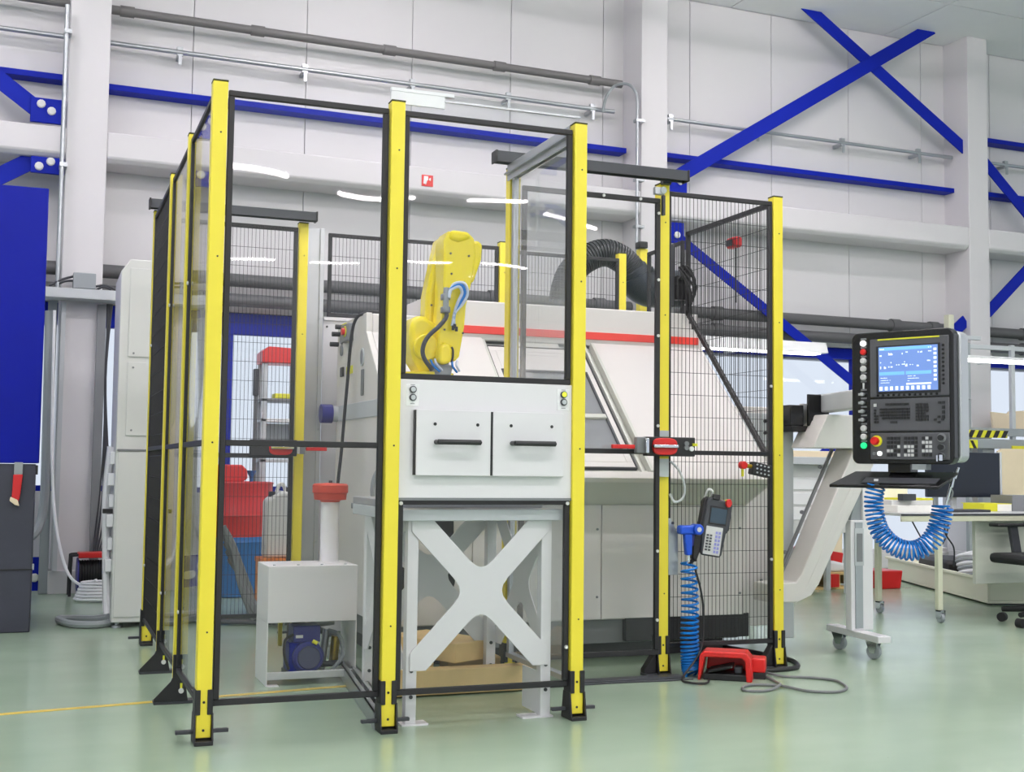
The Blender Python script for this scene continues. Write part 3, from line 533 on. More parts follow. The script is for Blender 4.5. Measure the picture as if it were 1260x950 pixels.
# ================================================================== CNC MACHINE
t = thing('cnc_machine', 'large white machine tool with red stripe and sloping windowed door', 'machine', (1.86, 1.7, 0))
T = lambda g, n, m, p=None, **k: g.build(n, m, p or t, **k)
T(G().box(0.99, 2.76, 1.24, 2.26, 0.075, 0.19), 'base', 'base', bevel=0.004); T(G().box(1.02, 2.72, 1.32, 2.2, 0.0, 0.075), 'plinth', 'black')
T(G().box(2.12, 2.80, 1.20, 1.24, 0.085, 0.20), 'base_panel', 'black', bevel=0.003)
T(G().box(0.965, 2.77, 1.21, 2.28, 0.19, 0.80), 'lower_body', 'machine', bevel=0.004)
T(G().prism([(1.205, 0.735), (0.935, 0.862), (0.952, 0.872), (1.0, 0.90), (1.22, 0.92)], 'x', 0.965, 2.77), 'undercut', 'machgrey')  # greener grey paints in the shade on this inward-leaning face
for x0, x1 in ((0.97, 1.335), (1.34, 1.985), (1.99, 2.765)):
    sk = T(G().box(x0, x1, 1.198, 1.21, 0.195, 0.735), 'skirt_panel', 'machine', bevel=0.002)
    for z in (0.30, 0.62):
        T(G().cyl((x1-0.02, 1.193, z), (x1-0.02, 1.199, z), 0.006, n=8), 'bolt', 'grey', sk)
for x0, x1, z0, z1 in ((0.99, 1.075, 0.55, 0.67), (1.125, 1.245, 0.55, 0.67)): T(G().box(x0, x1, 1.190, 1.20, z0, z1), 'access_opening', 'black', bevel=0.004)
for cx in (1.0, 1.222): T(G().prism([(cx+0.032*math.cos(a), 0.40+0.06*math.sin(a)) for a in [2*math.pi*i/20 for i in range(20)]], 'y', 1.190, 1.20), 'oval_opening', 'black')
SL = Matrix(((1, 0, 0, 0), (0, 0.7241, -0.6897, 0.931), (0, 0.6897, 0.7241, 0.866), (0, 0, 0, 1)))   # slope frame: x, up the slope, out
S = lambda: G(SL)
T(S().box(0.965, 1.530, 0.0, 1.007, -0.03, 0), 'slope_panel', 'machine', bevel=0.003); T(S().box(2.145, 2.77, 0.0, 1.007, -0.03, 0), 'slope_panel', 'machine', bevel=0.003)
T(S().box(1.53, 2.145, 0.0, 0.045, -0.03, 0), 'slope_sill', 'machine', bevel=0.003)
T(S().box(1.53, 1.545, 0.045, 1.0, -0.03, -0.004).box(2.085, 2.10, 0.045, 1.0, -0.03, -0.004).box(2.128, 2.145, 0.045, 1.0, -0.03, 0.006), 'door_track', 'machgrey', bevel=0.002)
T(S().box(1.53, 2.145, 0.045, 1.0, -0.045, -0.034), 'door_recess', 'machgrey')
d = T(S().ring(1.551, 2.070, 0.085, 0.955, 0.035, -0.034, -0.012, 'z').box(1.586, 2.035, 0.77, 0.92, -0.034, -0.012).box(1.586, 2.035, 0.12, 0.185, -0.034, -0.012), 'door', 'machine', bevel=0.003)
T(S().ring(1.545, 2.076, 0.079, 0.961, 0.006, -0.034, -0.010, 'z'), 'door_seal', 'black', d)
T(S().ring(1.578, 2.043, 0.178, 0.778, 0.012, -0.028, -0.009, 'z'), 'window_seal', 'dkgrey', d, bevel=0.003)
T(S().box(1.586, 2.035, 0.185, 0.77, -0.024, -0.019), 'window_glass', 'mglass', d, smooth=False)
T(S().box(1.586, 2.035, 0.425, 0.455, -0.030, -0.006), 'window_bar', 'machgrey', d, bevel=0.004)
T(S().box(1.59, 2.03, 0.19, 0.765, -0.034, -0.031), 'interior', 'base', d)
T(S().lathe((1.92, 0.32, -0.03), [(0.09, 0), (0.09, 0.004), (0.05, 0.006)], 24), 'interior_disc', 'steel', d)
T(S().box(1.70, 1.95, 0.958, 1.0, -0.03, -0.012), 'door_top_rail', 'machgrey', bevel=0.003)
T(G().box(1.22, 2.77, 1.66, 2.28, 1.545, 1.745), 'upper_body', 'machine', bevel=0.008); T(G().box(0.965, 1.22, 1.662, 2.28, 1.54, 1.652), 'upper_left_body', 'machine', bevel=0.008)
T(G().box(1.225, 2.765, 1.652, 1.661, 1.578, 1.617), 'red_stripe', 'redstripe', bevel=0.002)
T(G().prism([(1.25, 0.80), (1.20, 0.92), (1.75, 1.50), (1.75, 1.6), (2.28, 1.6), (2.28, 0.80)], 'x', 0.98, 2.75), 'core', 'machgrey')
prof = [(1.205, 0.19), (1.205, 0.735), (0.932, 0.864), (1.66, 1.560), (1.66, 1.655), (2.28, 1.655), (2.28, 0.19)]
ck = T(G().prism(prof, 'x', 0.935, 0.965), 'left_cheek', 'machine', bevel=0.004); T(G().prism(prof, 'x', 2.77, 2.79), 'right_cheek', 'machine', bevel=0.004)
X0 = 0.935
for (y, z, r) in ((2.17, 1.57, 0.028), (2.17, 1.51, 0.028)):
    T(G().lathe((X0, y, z), [(r, 0), (r, -0.008), (r*0.3, -0.010)], 14, 'x'), 'fan_grille', 'grey', ck)
T(G().box(X0-0.03, X0, 1.92, 2.08, 1.54, 1.63), 'switch_box', 'grey', ck, bevel=0.004); T(G().cyl((X0-0.05, 1.98, 1.59), (X0-0.03, 1.98, 1.59), 0.018, n=14), 'stop_button', 'red', ck); T(G().cyl((X0-0.034, 1.98, 1.59), (X0-0.029, 1.98, 1.59), 0.028, n=14), 'stop_collar', 'stripeye', ck)
for k, (y, z) in enumerate(((2.22, 1.60), (2.26, 1.55), (2.14, 1.63))): T(G().cyl((X0-0.045, y, z), (X0, y, z), 0.013, n=10), 'plug', 'black', ck)
T(G().box(X0-0.004, X0, 2.08, 2.22, 1.632, 1.648), 'yellow_label', 'stripeye', ck); T(G().box(X0-0.004, X0, 1.92, 2.05, 1.375, 1.415), 'yellow_label', 'stripeye', ck)
T(G().box(X0-0.01, X0, 2.11, 2.17, 1.37, 1.42), 'socket', 'black', ck, bevel=0.003)
T(G(Matrix.Translation((X0, 1.72, 1.44))).prism([(0.035*math.cos(a), 0.045*math.sin(a)) for a in [2*math.pi*i/18 for i in range(18)]], 'x', -0.006, 0), 'oval_handle', 'ltgrey', ck); T(G(Matrix.Translation((X0, 1.72, 1.44))).prism([(0.02*math.cos(a), 0.035*math.sin(a)) for a in [2*math.pi*i/18 for i in range(18)]], 'x', -0.008, -0.005), 'oval_inset', 'grey', ck)
T(G().box(X0-0.006, X0, 1.68, 1.73, 1.25, 1.38), 'slot_handle', 'base', ck, bevel=0.003)
T(G().box(X0-0.006, X0, 1.40, 2.2, 1.14, 1.22), 'side_rail', 'ltgrey', ck, bevel=0.002); T(G().cyl((X0-0.09, 2.25, 1.18), (X0-0.03, 2.25, 1.18), 0.05, n=16), 'blue_cap', 'navy', ck); T(G().cyl((X0-0.03, 2.25, 1.18), (X0, 2.25, 1.18), 0.042, n=16), 'cap_neck', 'ltgrey', ck)
T(G().tube(sm([(1.02, 1.68, 1.66), (0.95, 1.72, 1.66), (0.90, 1.78, 1.60), (0.89, 1.85, 1.3), (0.87, 1.85, 1.0), (0.84, 1.82, 0.7), (0.84, 1.8, 0.35)], 8), 0.008), 'side_cable', 'black')
T(G().box(0.80, 0.935, 1.22, 1.34, 0.715, 0.74), 'side_bracket', 'grey', bevel=0.003)
for k in range(4): T(G().tube([(0.90+0.045*math.cos(a), 1.15+k*0.012, 0.80+0.10*math.sin(a)) for a in [2*math.pi*i/20 for i in range(20)]], 0.006, 6, True), 'coiled_hose', 'hydr')
# right-hand extension of the machine
T(G().box(2.79, 3.03, 1.30, 2.1, 0.12, 1.235), 'end_housing', 'machine', bevel=0.006); T(G().box(3.0, 3.085, 1.235, 1.30, 0.062, 1.235), 'end_column', 'ltgrey', bevel=0.003)
T(G().box(2.80, 3.0, 1.26, 1.30, 1.03, 1.20), 'terminal_box', 'ltgrey', bevel=0.004)
for z in (1.16, 1.10): T(G().cyl((2.93, 1.25, z), (2.93, 1.262, z), 0.009, n=10), 'knob', 'black')
for z in (0.35, 0.9): T(G().cyl((2.93, 1.29, z), (2.93, 1.302, z), 0.006, n=8), 'bolt', 'grey')
# console arm
t = thing('console_arm', 'black and grey swing arm carrying the operator console', 'arm', (3.1, 1.25, 1.1))
T(G().box(2.99, 3.13, 1.11, 1.225, 1.105, 1.135).box(2.99, 3.07, 1.12, 1.225, 1.135, 1.24), 'hinge_plate', 'blackgl', bevel=0.004)
T(G().cyl((3.15, 1.17, 1.125), (3.15, 1.17, 1.25), 0.062, n=20), 'hinge_post', 'alu', bevel=0.004)
T(G().box(3.08, 3.205, 1.095, 1.11, 1.135, 1.295).box(3.18, 3.205, 1.11, 1.19, 1.135, 1.30), 'bracket', 'blackgl', bevel=0.003)
T(G().cyl((3.11, 1.088, 1.165), (3.11, 1.096, 1.165), 0.009, n=8), 'bolt', 'chrome')
xa = Matrix.Translation((3.205, 1.15, 0)) @ Matrix.Rotation(-1.803, 4, 'Z')
T(G(xa).box(0.0, 0.92, -0.035, 0.035, 1.205, 1.297), 'tube', 'ltgrey', bevel=0.008)
# ------------------------------------------------------------------ operator console
CX = Matrix(((0.4495, 0.8933, 0, 2.854), (-0.8933, 0.4495, 0, 0.081), (0, 0, 1, 1.219), (0, 0, 0, 1)))
Q = lambda: G(CX)
t = thing('operator_console', 'black machine control console with lit blue screen and key rows', 'console', (2.9, 0.1, 0.85))
def rrect(u0, u1, v0, v1, r, n=5):
    out = []
    for cx, cz, a0 in ((u1-r, v1-r, 0), (u0+r, v1-r, 90), (u0+r, v0+r, 180), (u1-r, v0+r, 270)):
        out += [(cx+r*math.cos(math.radians(a0+90*i/n)), cz+r*math.sin(math.radians(a0+90*i/n))) for i in range(n+1)]
    return out
T(Q().prism(rrect(-0.229, 0.222, -0.277, 0.286, 0.03), 'y', 0.0, 0.05), 'front_shell', 'blackgl', bevel=0.004)
T(Q().prism(rrect(-0.21, 0.232, -0.268, 0.277, 0.03), 'y', 0.05, 0.13), 'rear_shell', 'alu', bevel=0.006)
T(Q().box(-0.146, 0.198, 0.06, 0.255, 0, 0).box(-0.142, 0.205, -0.006, 0.0, 0.006, 0.255), 'screen_panel', 'panel', bevel=0.003)
T(Q().box(-0.142, 0.205, -0.006, 0.0, -0.138, -0.002), 'keyboard_panel', 'panel', bevel=0.003); T(Q().box(-0.142, 0.205, -0.006, 0.0, -0.258, -0.146), 'button_panel', 'panel', bevel=0.003)
T(Q().box(-0.105, 0.166, -0.009, -0.005, 0.248, 0.254), 'yellow_bar', 'stripeye')
T(Q().box(-0.112, 0.170, -0.009, -0.005, 0.020, 0.225), 'screen_bezel', 'key', bevel=0.002)
sc = T(Q().box(-0.100, 0.160, -0.0105, -0.008, 0.030, 0.218), 'screen', 'screen')
g = Q(); R_ = random.Random(3)
for (u0, u1, v0, v1) in ((-0.098, 0.13, 0.203, 0.216), (-0.096, 0.015, 0.098, 0.112), (0.022, 0.132, 0.098, 0.112)): T(Q().box(u0, u1, -0.0115, -0.0104, v0, v1), 'screen_band', 'screenbl', sc)
def txt(u, v, n, w=0.004, h=0.006):
    for i in range(n):
        if R_.random() < 0.85: g.box(u+i*w*1.25, u+i*w*1.25+w, -0.0122, -0.0115, v, v+h*(0.6+0.4*R_.random()))
for u, v, n, h in ((-0.094, 0.206, 4, 0.006), (0.12, 0.206, 3, 0.006), (-0.094, 0.178, 2, 0.008), (-0.06, 0.182, 5, 0.012), (0.0, 0.183, 3, 0.008), (0.022, 0.19, 2, 0.005), (0.075, 0.187, 4, 0.007), (0.12, 0.19, 3, 0.005), (-0.092, 0.15, 1, 0.006), (-0.05, 0.148, 2, 0.006), (0.005, 0.15, 3, 0.006), (0.07, 0.15, 3, 0.006), (0.115, 0.15, 3, 0.006), (-0.092, 0.125, 2, 0.012), (-0.075, 0.125, 2, 0.012), (-0.055, 0.13, 4, 0.006), (-0.02, 0.138, 3, 0.005), (0.005, 0.14, 3, 0.006), (0.02, 0.132, 2, 0.012), (0.04, 0.137, 3, 0.004), (0.07, 0.13, 2, 0.008), (-0.09, 0.085, 6, 0.003), (-0.09, 0.075, 9, 0.003), (-0.09, 0.065, 8, 0.003), (0.03, 0.09, 7, 0.003), (0.03, 0.08, 10, 0.003), (0.03, 0.07, 5, 0.003)): txt(u, v, n, h=h)
for i in range(10): g.box(-0.095+i*0.0235, -0.095+i*0.0235+0.012, -0.0122, -0.0104, 0.034, 0.050)
for j in range(8): g.box(0.143, 0.155, -0.0122, -0.0104, 0.068+j*0.018, 0.078+j*0.018)
g.box(0.024, 0.132, -0.0122, -0.0104, 0.055, 0.062)
T(g, 'screen_print', 'screenlt', sc, stuff=True, smooth=False)
g = Q()
for i in range(12): g.cyl((-0.105+i*0.0235, -0.010, 0.0135), (-0.105+i*0.0235, -0.004, 0.0135), 0.0052, n=8)
for j in range(10): g.cyl((0.182, -0.010, 0.056+j*0.0175), (0.182, -0.004, 0.056+j*0.0175), 0.0052, n=8)
T(g, 'soft_key', 'blackgl', stuff=True)
def keys(name, m, u0, v0, nu, nv, du, dv, w, h, skip=()):
    g = Q()
    for j in range(nv):
        for i in range(nu):
            if (i, j) in skip: continue
            g.box(u0+i*du, u0+i*du+w, -0.0095, -0.005, v0-j*dv-h, v0-j*dv)
    return T(g, name, m, stuff=True, smooth=False)
keys('keypad', 'key', -0.124, -0.045, 2, 5, 0.012, 0.0125, 0.009, 0.009, {(1, 0), (1, 1)})
keys('keypad', 'key', -0.098, -0.042, 13, 3, 0.0105, 0.0125, 0.0085, 0.009); keys('keypad', 'key', -0.088, -0.0795, 12, 1, 0.0105, 0.0125, 0.0085, 0.009); keys('keypad', 'key', -0.072, -0.021, 10, 1, 0.0105, 0.01, 0.009, 0.010); keys('space_bar', 'key', -0.05, -0.097, 1, 1, 0.02, 0.01, 0.03, 0.009)
keys('number_keypad', 'key', 0.062, -0.024, 4, 6, 0.0145, 0.0125, 0.0115, 0.0105, {(3, 3)}); keys('cursor_keypad', 'key', 0.158, -0.018, 2, 1, 0.016, 0.02, 0.012, 0.010); keys('cursor_keypad', 'key', 0.175, -0.036, 1, 3, 0.016, 0.02, 0.012, 0.013)
for u, v in ((0.140, -0.088), (0.172, -0.088), (0.156, -0.077), (0.156, -0.099)): T(Q().box(u, u+0.011, -0.0095, -0.005, v-0.009, v), 'arrow_key', 'key')
T(Q().box(-0.125, -0.112, -0.009, -0.005, -0.034, -0.021), 'light_key', 'keylt')
for bank, (u0, nu) in enumerate(((-0.066, 4), (0.010, 4), (0.088, 3))):
    lit = {0: {(3, 2), (0, 3), (1, 3), (3, 4)}, 1: {(0, 2), (1, 2), (2, 2), (1, 3), (2, 3), (0, 4), (1, 4), (2, 4)}, 2: {(1, 0), (0, 1), (1, 1), (2, 1), (1, 2), (2, 2), (0, 3), (1, 3), (2, 3)}}[bank]
    allk = {(i, j) for i in range(nu) for j in range(5)}
    keys('button_bank', 'key', u0, -0.163, nu, 5, 0.0155, 0.0175, 0.0115, 0.012, lit); keys('lit_buttons', 'keylt', u0, -0.163, nu, 5, 0.0155, 0.0175, 0.0115, 0.012, allk-lit)
e = T(Q().cyl((-0.112, -0.012, -0.180), (-0.112, -0.004, -0.180), 0.024, n=24), 'stop_collar', 'stripeye'); T(Q().lathe((-0.115, -0.012, -0.180), [(0.017, 0), (0.018, -0.012), (0.015, -0.02)], 20, 'y'), 'stop_button', 'red', e)
T(Q().cyl((-0.098, -0.014, -0.233), (-0.098, -0.004, -0.233), 0.0105, n=16), 'white_button', 'whitelit'); T(Q().cyl((-0.124, -0.010, -0.233), (-0.124, -0.004, -0.233), 0.007, n=12), 'key_switch', 'grey')
for v in (-0.168, -0.207, -0.243):
    k = T(Q().cyl((0.172, -0.009, v), (0.172, -0.004, v), 0.019 if v > -0.2 else 0.014, n=20), 'dial_ring', 'grey'); T(Q().cyl((0.172, -0.024, v), (0.172, -0.009, v), 0.012, 0.010, n=14), 'dial_knob', 'key', k)
T(Q().box(0.16, 0.166, -0.035, -0.02, -0.265, -0.24).box(0.170, 0.184, -0.03, -0.022, -0.262, -0.238), 'key_bunch', 'chrome')
cols = ['whitelit', 'red', 'keylt', 'keylt', 'keylt', None, 'x', 'x', 'x', 'x', 'keylt', 'keylt', 'green']
for i, c in enumerate(cols):
    v = 0.240-i*0.0365 if i < 12 else -0.199
    if i == 2: v = 0.165
    T(Q().box(-0.186, -0.160, -0.002, 0.001, v+0.016, v+0.023), 'legend', 'grey')
    if c == 'x': T(Q().cyl((-0.174, -0.020, v), (-0.174, -0.001, v), 0.009, 0.007, n=12).box(-0.188, -0.174, -0.024, -0.016, v-0.006, v+0.004), 'selector_switch', 'alu', bevel=0.001)
    elif c: T(Q().lathe((-0.173, -0.001, v), [(0.0135, 0), (0.0135, -0.008), (0.010, -0.012)], 16, 'y'), 'push_button', c)
    else: T(Q().box(-0.176, -0.170, -0.006, 0.0, v-0.014, v+0.012), 'slot_switch', 'keylt')
# tray hanging below
T(Q().box(-0.08, 0.02, 0.03, 0.10, -0.312, -0.277), 'neck', 'blackgl'); T(Q().box(0.04, 0.10, 0.0, 0.05, -0.30, -0.277), 'label_plate', 'hydr')
tr = T(Q().add([(-0.245, 0.06, -0.308), (0.215, 0.06, -0.308), (0.185, -0.075, -0.366), (-0.30, -0.075, -0.366), (-0.245, 0.06, -0.316), (0.215, 0.06, -0.316), (0.185, -0.075, -0.380), (-0.30, -0.075, -0.380)], [(0, 1, 2, 3), (4, 7, 6, 5), (0, 4, 5, 1), (1, 5, 6, 2), (2, 6, 7, 3), (3, 7, 4, 0)]), 'tray', 'blackgl', bevel=0.003)
T(Q().add([(-0.16, -0.01, -0.334), (0.165, -0.01, -0.334), (0.165, -0.055, -0.354), (-0.16, -0.055, -0.354), (-0.16, -0.01, -0.345), (0.165, -0.01, -0.345), (0.165, -0.055, -0.365), (-0.16, -0.055, -0.365)], [(0, 1, 2, 3), (4, 7, 6, 5), (0, 4, 5, 1), (1, 5, 6, 2), (2, 6, 7, 3), (3, 7, 4, 0)]), 'tray_insert', 'dkgrey', tr)
T(Q().box(-0.105, -0.09, -0.052, -0.04, -0.350, -0.340), 'small_cube', 'white', tr)
# spiral hose below the console
path = sm([(2.777, 0.155, 0.853), (2.771, 0.167, 0.796), (2.775, 0.165, 0.729), (2.798, 0.162, 0.657), (2.852, 0.146, 0.6), (2.921, 0.122, 0.577), (2.982, 0.097, 0.6), (3.021, 0.078, 0.657), (3.04, 0.067, 0.729), (3.044, 0.064, 0.77)], 8)
tag(G().tube(spiral(path, lambda u: 0.036+0.006*u, 36, 16), 0.0046, 6).build('spiral_hose', 'hoseblue'), 'blue spiral air hose hanging in a loop under the console', 'hose')
t = thing('air_clip_tool', 'small chrome clip and air nozzle hanging from the console tray', 'tool', (3.046, 0.023, 0.756))
T(G().cyl((3.031, 0.035, 0.756), (3.051, 0.020, 0.859), 0.006, n=10), 'stem', 'chrome'); T(G().cyl((3.051, 0.020, 0.848), (3.065, 0.013, 0.910), 0.009, 0.006, n=10), 'head', 'chrome'); T(G().cyl((3.061, 0.018, 0.859), (3.025, 0.029, 0.884), 0.005, n=8), 'lever', 'dkgrey'); T(G().cyl((3.067, 0.013, 0.884), (3.082, 0.008, 0.931), 0.0045, n=8), 'nozzle', 'chrome'); T(G().tube(sm([(3.036, 0.034, 0.776), (3.056, 0.029, 0.797), (3.061, 0.023, 0.828), (3.046, 0.023, 0.843)], 5), 0.004), 'clip', 'grey')
# ------------------------------------------------------------------ chip conveyor with wheeled leg
t = thing('chip_conveyor', 'white slanted chip conveyor rising behind the operator console', 'conveyor', (3.2, 1.08, 0))
T(G().prism([(2.80, 0.27), (2.95, 0.268), (3.03, 0.30), (3.075, 0.355), (3.14, 0.48), (3.294, 0.75), (3.447, 1.022), (3.285, 1.022), (2.976, 0.407), (2.94, 0.365), (2.80, 0.36)], 'y', 1.0, 1.16), 'slope_body', 'machine', bevel=0.006)
T(G().prism([(3.03, 1.023), (3.60, 1.023), (3.60, 1.19), (3.117, 1.19)], 'y', 0.985, 1.18), 'head_body', 'machine', bevel=0.005)
T(G().prism([(2.975, 0.425), (3.275, 1.02), (3.262, 1.026), (2.962, 0.43)], 'y', 1.155, 1.168), 'edge_strip', 'grey')
T(G().prism([(2.99, 0.325), (3.02, 0.33), (3.31, 0.86), (3.285, 0.87)], 'y', 0.998, 1.001), 'side_rib', 'machine', bevel=0.002)
for x, z in ((2.99, 0.50), (3.09, 0.70), (3.20, 0.93)): T(G().cyl((x, 1.165, z), (x, 1.175, z), 0.010, n=8), 'bolt', 'grey')
T(G().box(3.265, 3.397, 1.005, 1.05, 0.12, 0.665).box(3.338, 3.397, 1.005, 1.05, 0.665, 0.84), 'leg', 'sheet', bevel=0.003); T(G().box(3.289, 3.333, 1.000, 1.006, 0.13, 0.655), 'leg_panel', 'steel', bevel=0.001); T(G().box(3.284, 3.338, 0.998, 1.003, 0.44, 0.625), 'slot_surround', 'ltgrey', bevel=0.001); T(G().box(3.295, 3.328, 0.995, 0.999, 0.46, 0.60), 'leg_slot', 'grey')
T(G().prism([(3.275, 0.665), (3.338, 0.665), (3.338, 0.83), (3.30, 0.76)], 'y', 1.02, 1.04), 'leg_gusset', 'hydr')
xb = Matrix.Translation((3.312, 1.02, 0)) @ Matrix.Rotation(1.475, 4, 'Z')
T(G(xb).box(-0.245, 0.245, -0.035, 0.035, 0.088, 0.12), 'foot_bar', 'sheet', bevel=0.003)
for s in (-0.15, 0.17):
    xc = xb @ Matrix.Translation((s, 0, 0)) @ Matrix.Rotation(0.5, 4, 'Z')
    c = T(G(xc).cyl((0, -0.014, 0.036), (0, 0.014, 0.036), 0.036, n=20), 'caster', 'hydr', bevel=0.004); T(G(xc).prism([(-0.015, 0.03), (0.012, 0.03), (0.035, 0.088), (-0.03, 0.088)], 'y', -0.022, -0.017).prism([(-0.015, 0.03), (0.012, 0.03), (0.035, 0.088), (-0.03, 0.088)], 'y', 0.017, 0.022), 'fork', 'chrome', c)
# ================================================================== DUCT, LAMP, CONNECTOR
t = thing('extraction_duct', 'black ribbed extraction hose arching behind the rear mesh', 'duct', (2.6, 2.85, 0.0))
pts = sm([(2.477, 2.85, 1.938), (2.498, 2.85, 2.041), (2.541, 2.85, 2.136), (2.641, 2.85, 2.225), (2.77, 2.85, 2.271), (2.89, 2.85, 2.233), (2.965, 2.85, 2.165)], 14)
T(G().tube(pts, 0.080, 20), 'hose', 'flex')
for p, q in zip(pts[:-1:2], pts[1::2]):
    d_ = (q-p).normalized(); T(G().cyl(p-d_*0.004, p+d_*0.004, 0.089, n=20), 'rib', 'flex')
T(G().cyl((2.955, 2.85, 2.175), (2.995, 2.85, 2.125), 0.098, n=24), 'collar', 'duct', bevel=0.006)
T(G().tube(sm([(2.985, 2.85, 2.14), (3.02, 2.85, 2.09), (3.08, 2.85, 2.065), (3.16, 2.85, 2.065), (3.30, 2.85, 2.07)], 6), 0.122, 28), 'elbow', 'duct', bevel=0.02, seg=3)
T(G().box(3.16, 3.24, 2.80, 2.90, 0.0, 1.95), 'support_post', 'grey', bevel=0.004)
t = thing('red_beacon', 'small dark red alarm unit seen through the right mesh panel', 'alarm', (2.72, 1.2, 2.0))
T(G().box(2.70, 2.745, 1.17, 1.26, 2.03, 2.085), 'body', 'barrelred', bevel=0.012, seg=3); T(G().cyl((2.722, 1.195, 1.75), (2.722, 1.195, 2.035), 0.004, n=6), 'wire', 'black'); T(G().box(2.69, 2.70, 1.19, 1.24, 2.04, 2.07), 'backplate', 'dkgrey')
t = thing('cable_connector', 'black multi-pin cable connector bundle beside the right post', 'connector', (2.66, 1.7, 1.8))
T(G().box(2.64, 2.72, 1.66, 1.72, 1.82, 1.95), 'housing', 'black', bevel=0.006); T(G().box(2.61, 2.635, 1.68, 1.71, 1.78, 2.12), 'upright', 'dkgrey', bevel=0.004)
for k in range(7):
    a = k*0.9; T(G().tube(sm([(2.65+0.01*k, 1.66, 1.93), (2.66+0.03*math.cos(a), 1.62, 1.98+0.02*math.sin(a)), (2.70+0.02*math.sin(a), 1.60, 1.93-0.02*k), (2.71+0.02*math.cos(a), 1.64, 1.84-0.03*k)], 6), 0.006), 'cable', 'black')
# stuff hung on the front mesh panel
t = thing('terminal_block', 'dark terminal block with red knob and brass valve on the mesh', 'valve', (2.56, 0.72, 0.9))
T(G(Matrix.Translation((2.565, 0.74, 0.915)) @ Matrix.Rotation(0.2, 4, 'Y')).box(-0.045, 0.055, -0.03, 0.01, -0.032, 0.026), 'block', 'black', bevel=0.004)
for i in range(4):
    for j in range(3): T(G().cyl((2.54+i*0.02, 0.704, 0.935-i*0.004-j*0.018), (2.54+i*0.02, 0.712, 0.935-i*0.004-j*0.018), 0.004, n=6), 'terminal', 'ltgrey')
T(G().cyl((2.475, 0.71, 0.932), (2.475, 0.74, 0.932), 0.018, n=16), 'red_knob', 'red', bevel=0.003); T(G().cyl((2.49, 0.73, 0.930), (2.53, 0.73, 0.925), 0.010, n=10), 'valve_body', 'copper'); T(G().box(2.472, 2.480, 0.725, 0.735, 0.88, 0.915), 'yellow_tag', 'stripeye')
PX = Matrix.Translation((2.316, 0.70, 0.648)) @ Matrix.Rotation(0.16, 4, 'Y') @ Matrix.Rotation(-0.30, 4, 'Z') @ Matrix.Diagonal((0.74, 1, 1, 1))
t = thing('teach_pendant', 'dark grey handheld teach pendant with red stop button on the mesh', 'controller', (2.31, 0.72, 0.53)); PD = lambda: G(PX)
T(PD().prism([(-0.075, 0.115), (-0.06, 0.135), (0.075, 0.125), (0.085, 0.11), (0.085, 0.0), (0.068, -0.02), (0.060, -0.115), (0.05, -0.128), (-0.055, -0.128), (-0.072, -0.12), (-0.085, -0.02)], 'y', -0.012, 0.018), 'body', 'dkgrey', bevel=0.008, seg=3)
T(PD().prism([(-0.095, 0.12), (-0.07, 0.14), (-0.068, -0.10), (-0.085, -0.165), (-0.115, -0.15), (-0.128, -0.06), (-0.10, 0.02)], 'y', -0.004, 0.05), 'side_grip', 'black', bevel=0.008, seg=3)
T(PD().box(-0.048, 0.060, -0.0145, -0.010, 0.015, 0.095), 'lcd_frame', 'black', bevel=0.002); T(PD().box(-0.042, 0.054, -0.016, -0.013, 0.022, 0.088), 'lcd', 'screendk'); kp = T(PD().box(-0.058, 0.045, -0.0155, -0.011, -0.122, 0.005), 'key_sheet', 'ltwhite', bevel=0.002)
g = PD(); g2 = PD()
for j in range(6):
    for i in range(2): g.box(-0.05+i*0.02, -0.036+i*0.02, -0.018, -0.015, -0.105+j*0.013, -0.097+j*0.013)
    for i in range(2): g2.box(0.003+i*0.018, 0.016+i*0.018, -0.018, -0.015, -0.112+j*0.017, -0.10+j*0.017)
T(g, 'dark_keys', 'dkgrey', kp, stuff=True, smooth=False); T(g2, 'blue_keys', mat('lavender key', (150, 152, 214), 0.5), kp, stuff=True, smooth=False)
T(PD().cyl((0.055, -0.03, 0.118), (0.055, -0.005, 0.118), 0.019, n=16), 'stop_button', 'red', bevel=0.003); T(PD().cyl((0.052, -0.008, 0.115), (0.052, 0.0, 0.115), 0.022, n=16), 'stop_collar', 'stripeye'); T(PD().box(-0.045, 0.0, -0.02, 0.0, 0.125, 0.15), 'key_clip', 'black', bevel=0.003); T(PD().tube(sm([(-0.08, 0.03, 0.13), (-0.075, 0.0, 0.165), (-0.05, -0.01, 0.16), (-0.045, 0.02, 0.14)], 5), 0.006), 'hook', 'white')
T(PD().cyl((-0.10, 0.02, -0.155), (-0.125, 0.02, -0.185), 0.012, 0.008, n=10), 'cable_gland', 'black')
t = thing('hanger_plate', 'bent grey plate on the mesh carrying the blue air gun', 'bracket', (2.12, 0.73, 0.44))
T(G().prism([(2.094, 0.692), (2.112, 0.69), (2.148, 0.62), (2.148, 0.44), (2.100, 0.44), (2.100, 0.66)], 'y', 0.735, 0.742), 'plate', 'steel', bevel=0.001); T(G().cyl((2.12, 0.73, 0.67), (2.12, 0.736, 0.67), 0.006, n=8), 'bolt', 'dkgrey')
GX = Matrix.Translation((2.19, 0.69, 0.64))
t = thing('air_gun', 'bright blue air blow gun hanging above a blue coil', 'air gun', (2.19, 0.69, 0.5)); AG = lambda: G(GX)
T(AG().box(-0.065, 0.035, -0.022, 0.022, -0.018, 0.022), 'barrel', 'gunblue', bevel=0.010, seg=3); T(AG().cyl((0.02, -0.036, 0.004), (0.02, 0.02, 0.004), 0.024, n=18), 'collar', 'gunblue', bevel=0.004); T(AG().cyl((0.02, -0.038, 0.004), (0.02, -0.034, 0.004), 0.011, n=12), 'nozzle_hole', 'ltwhite')
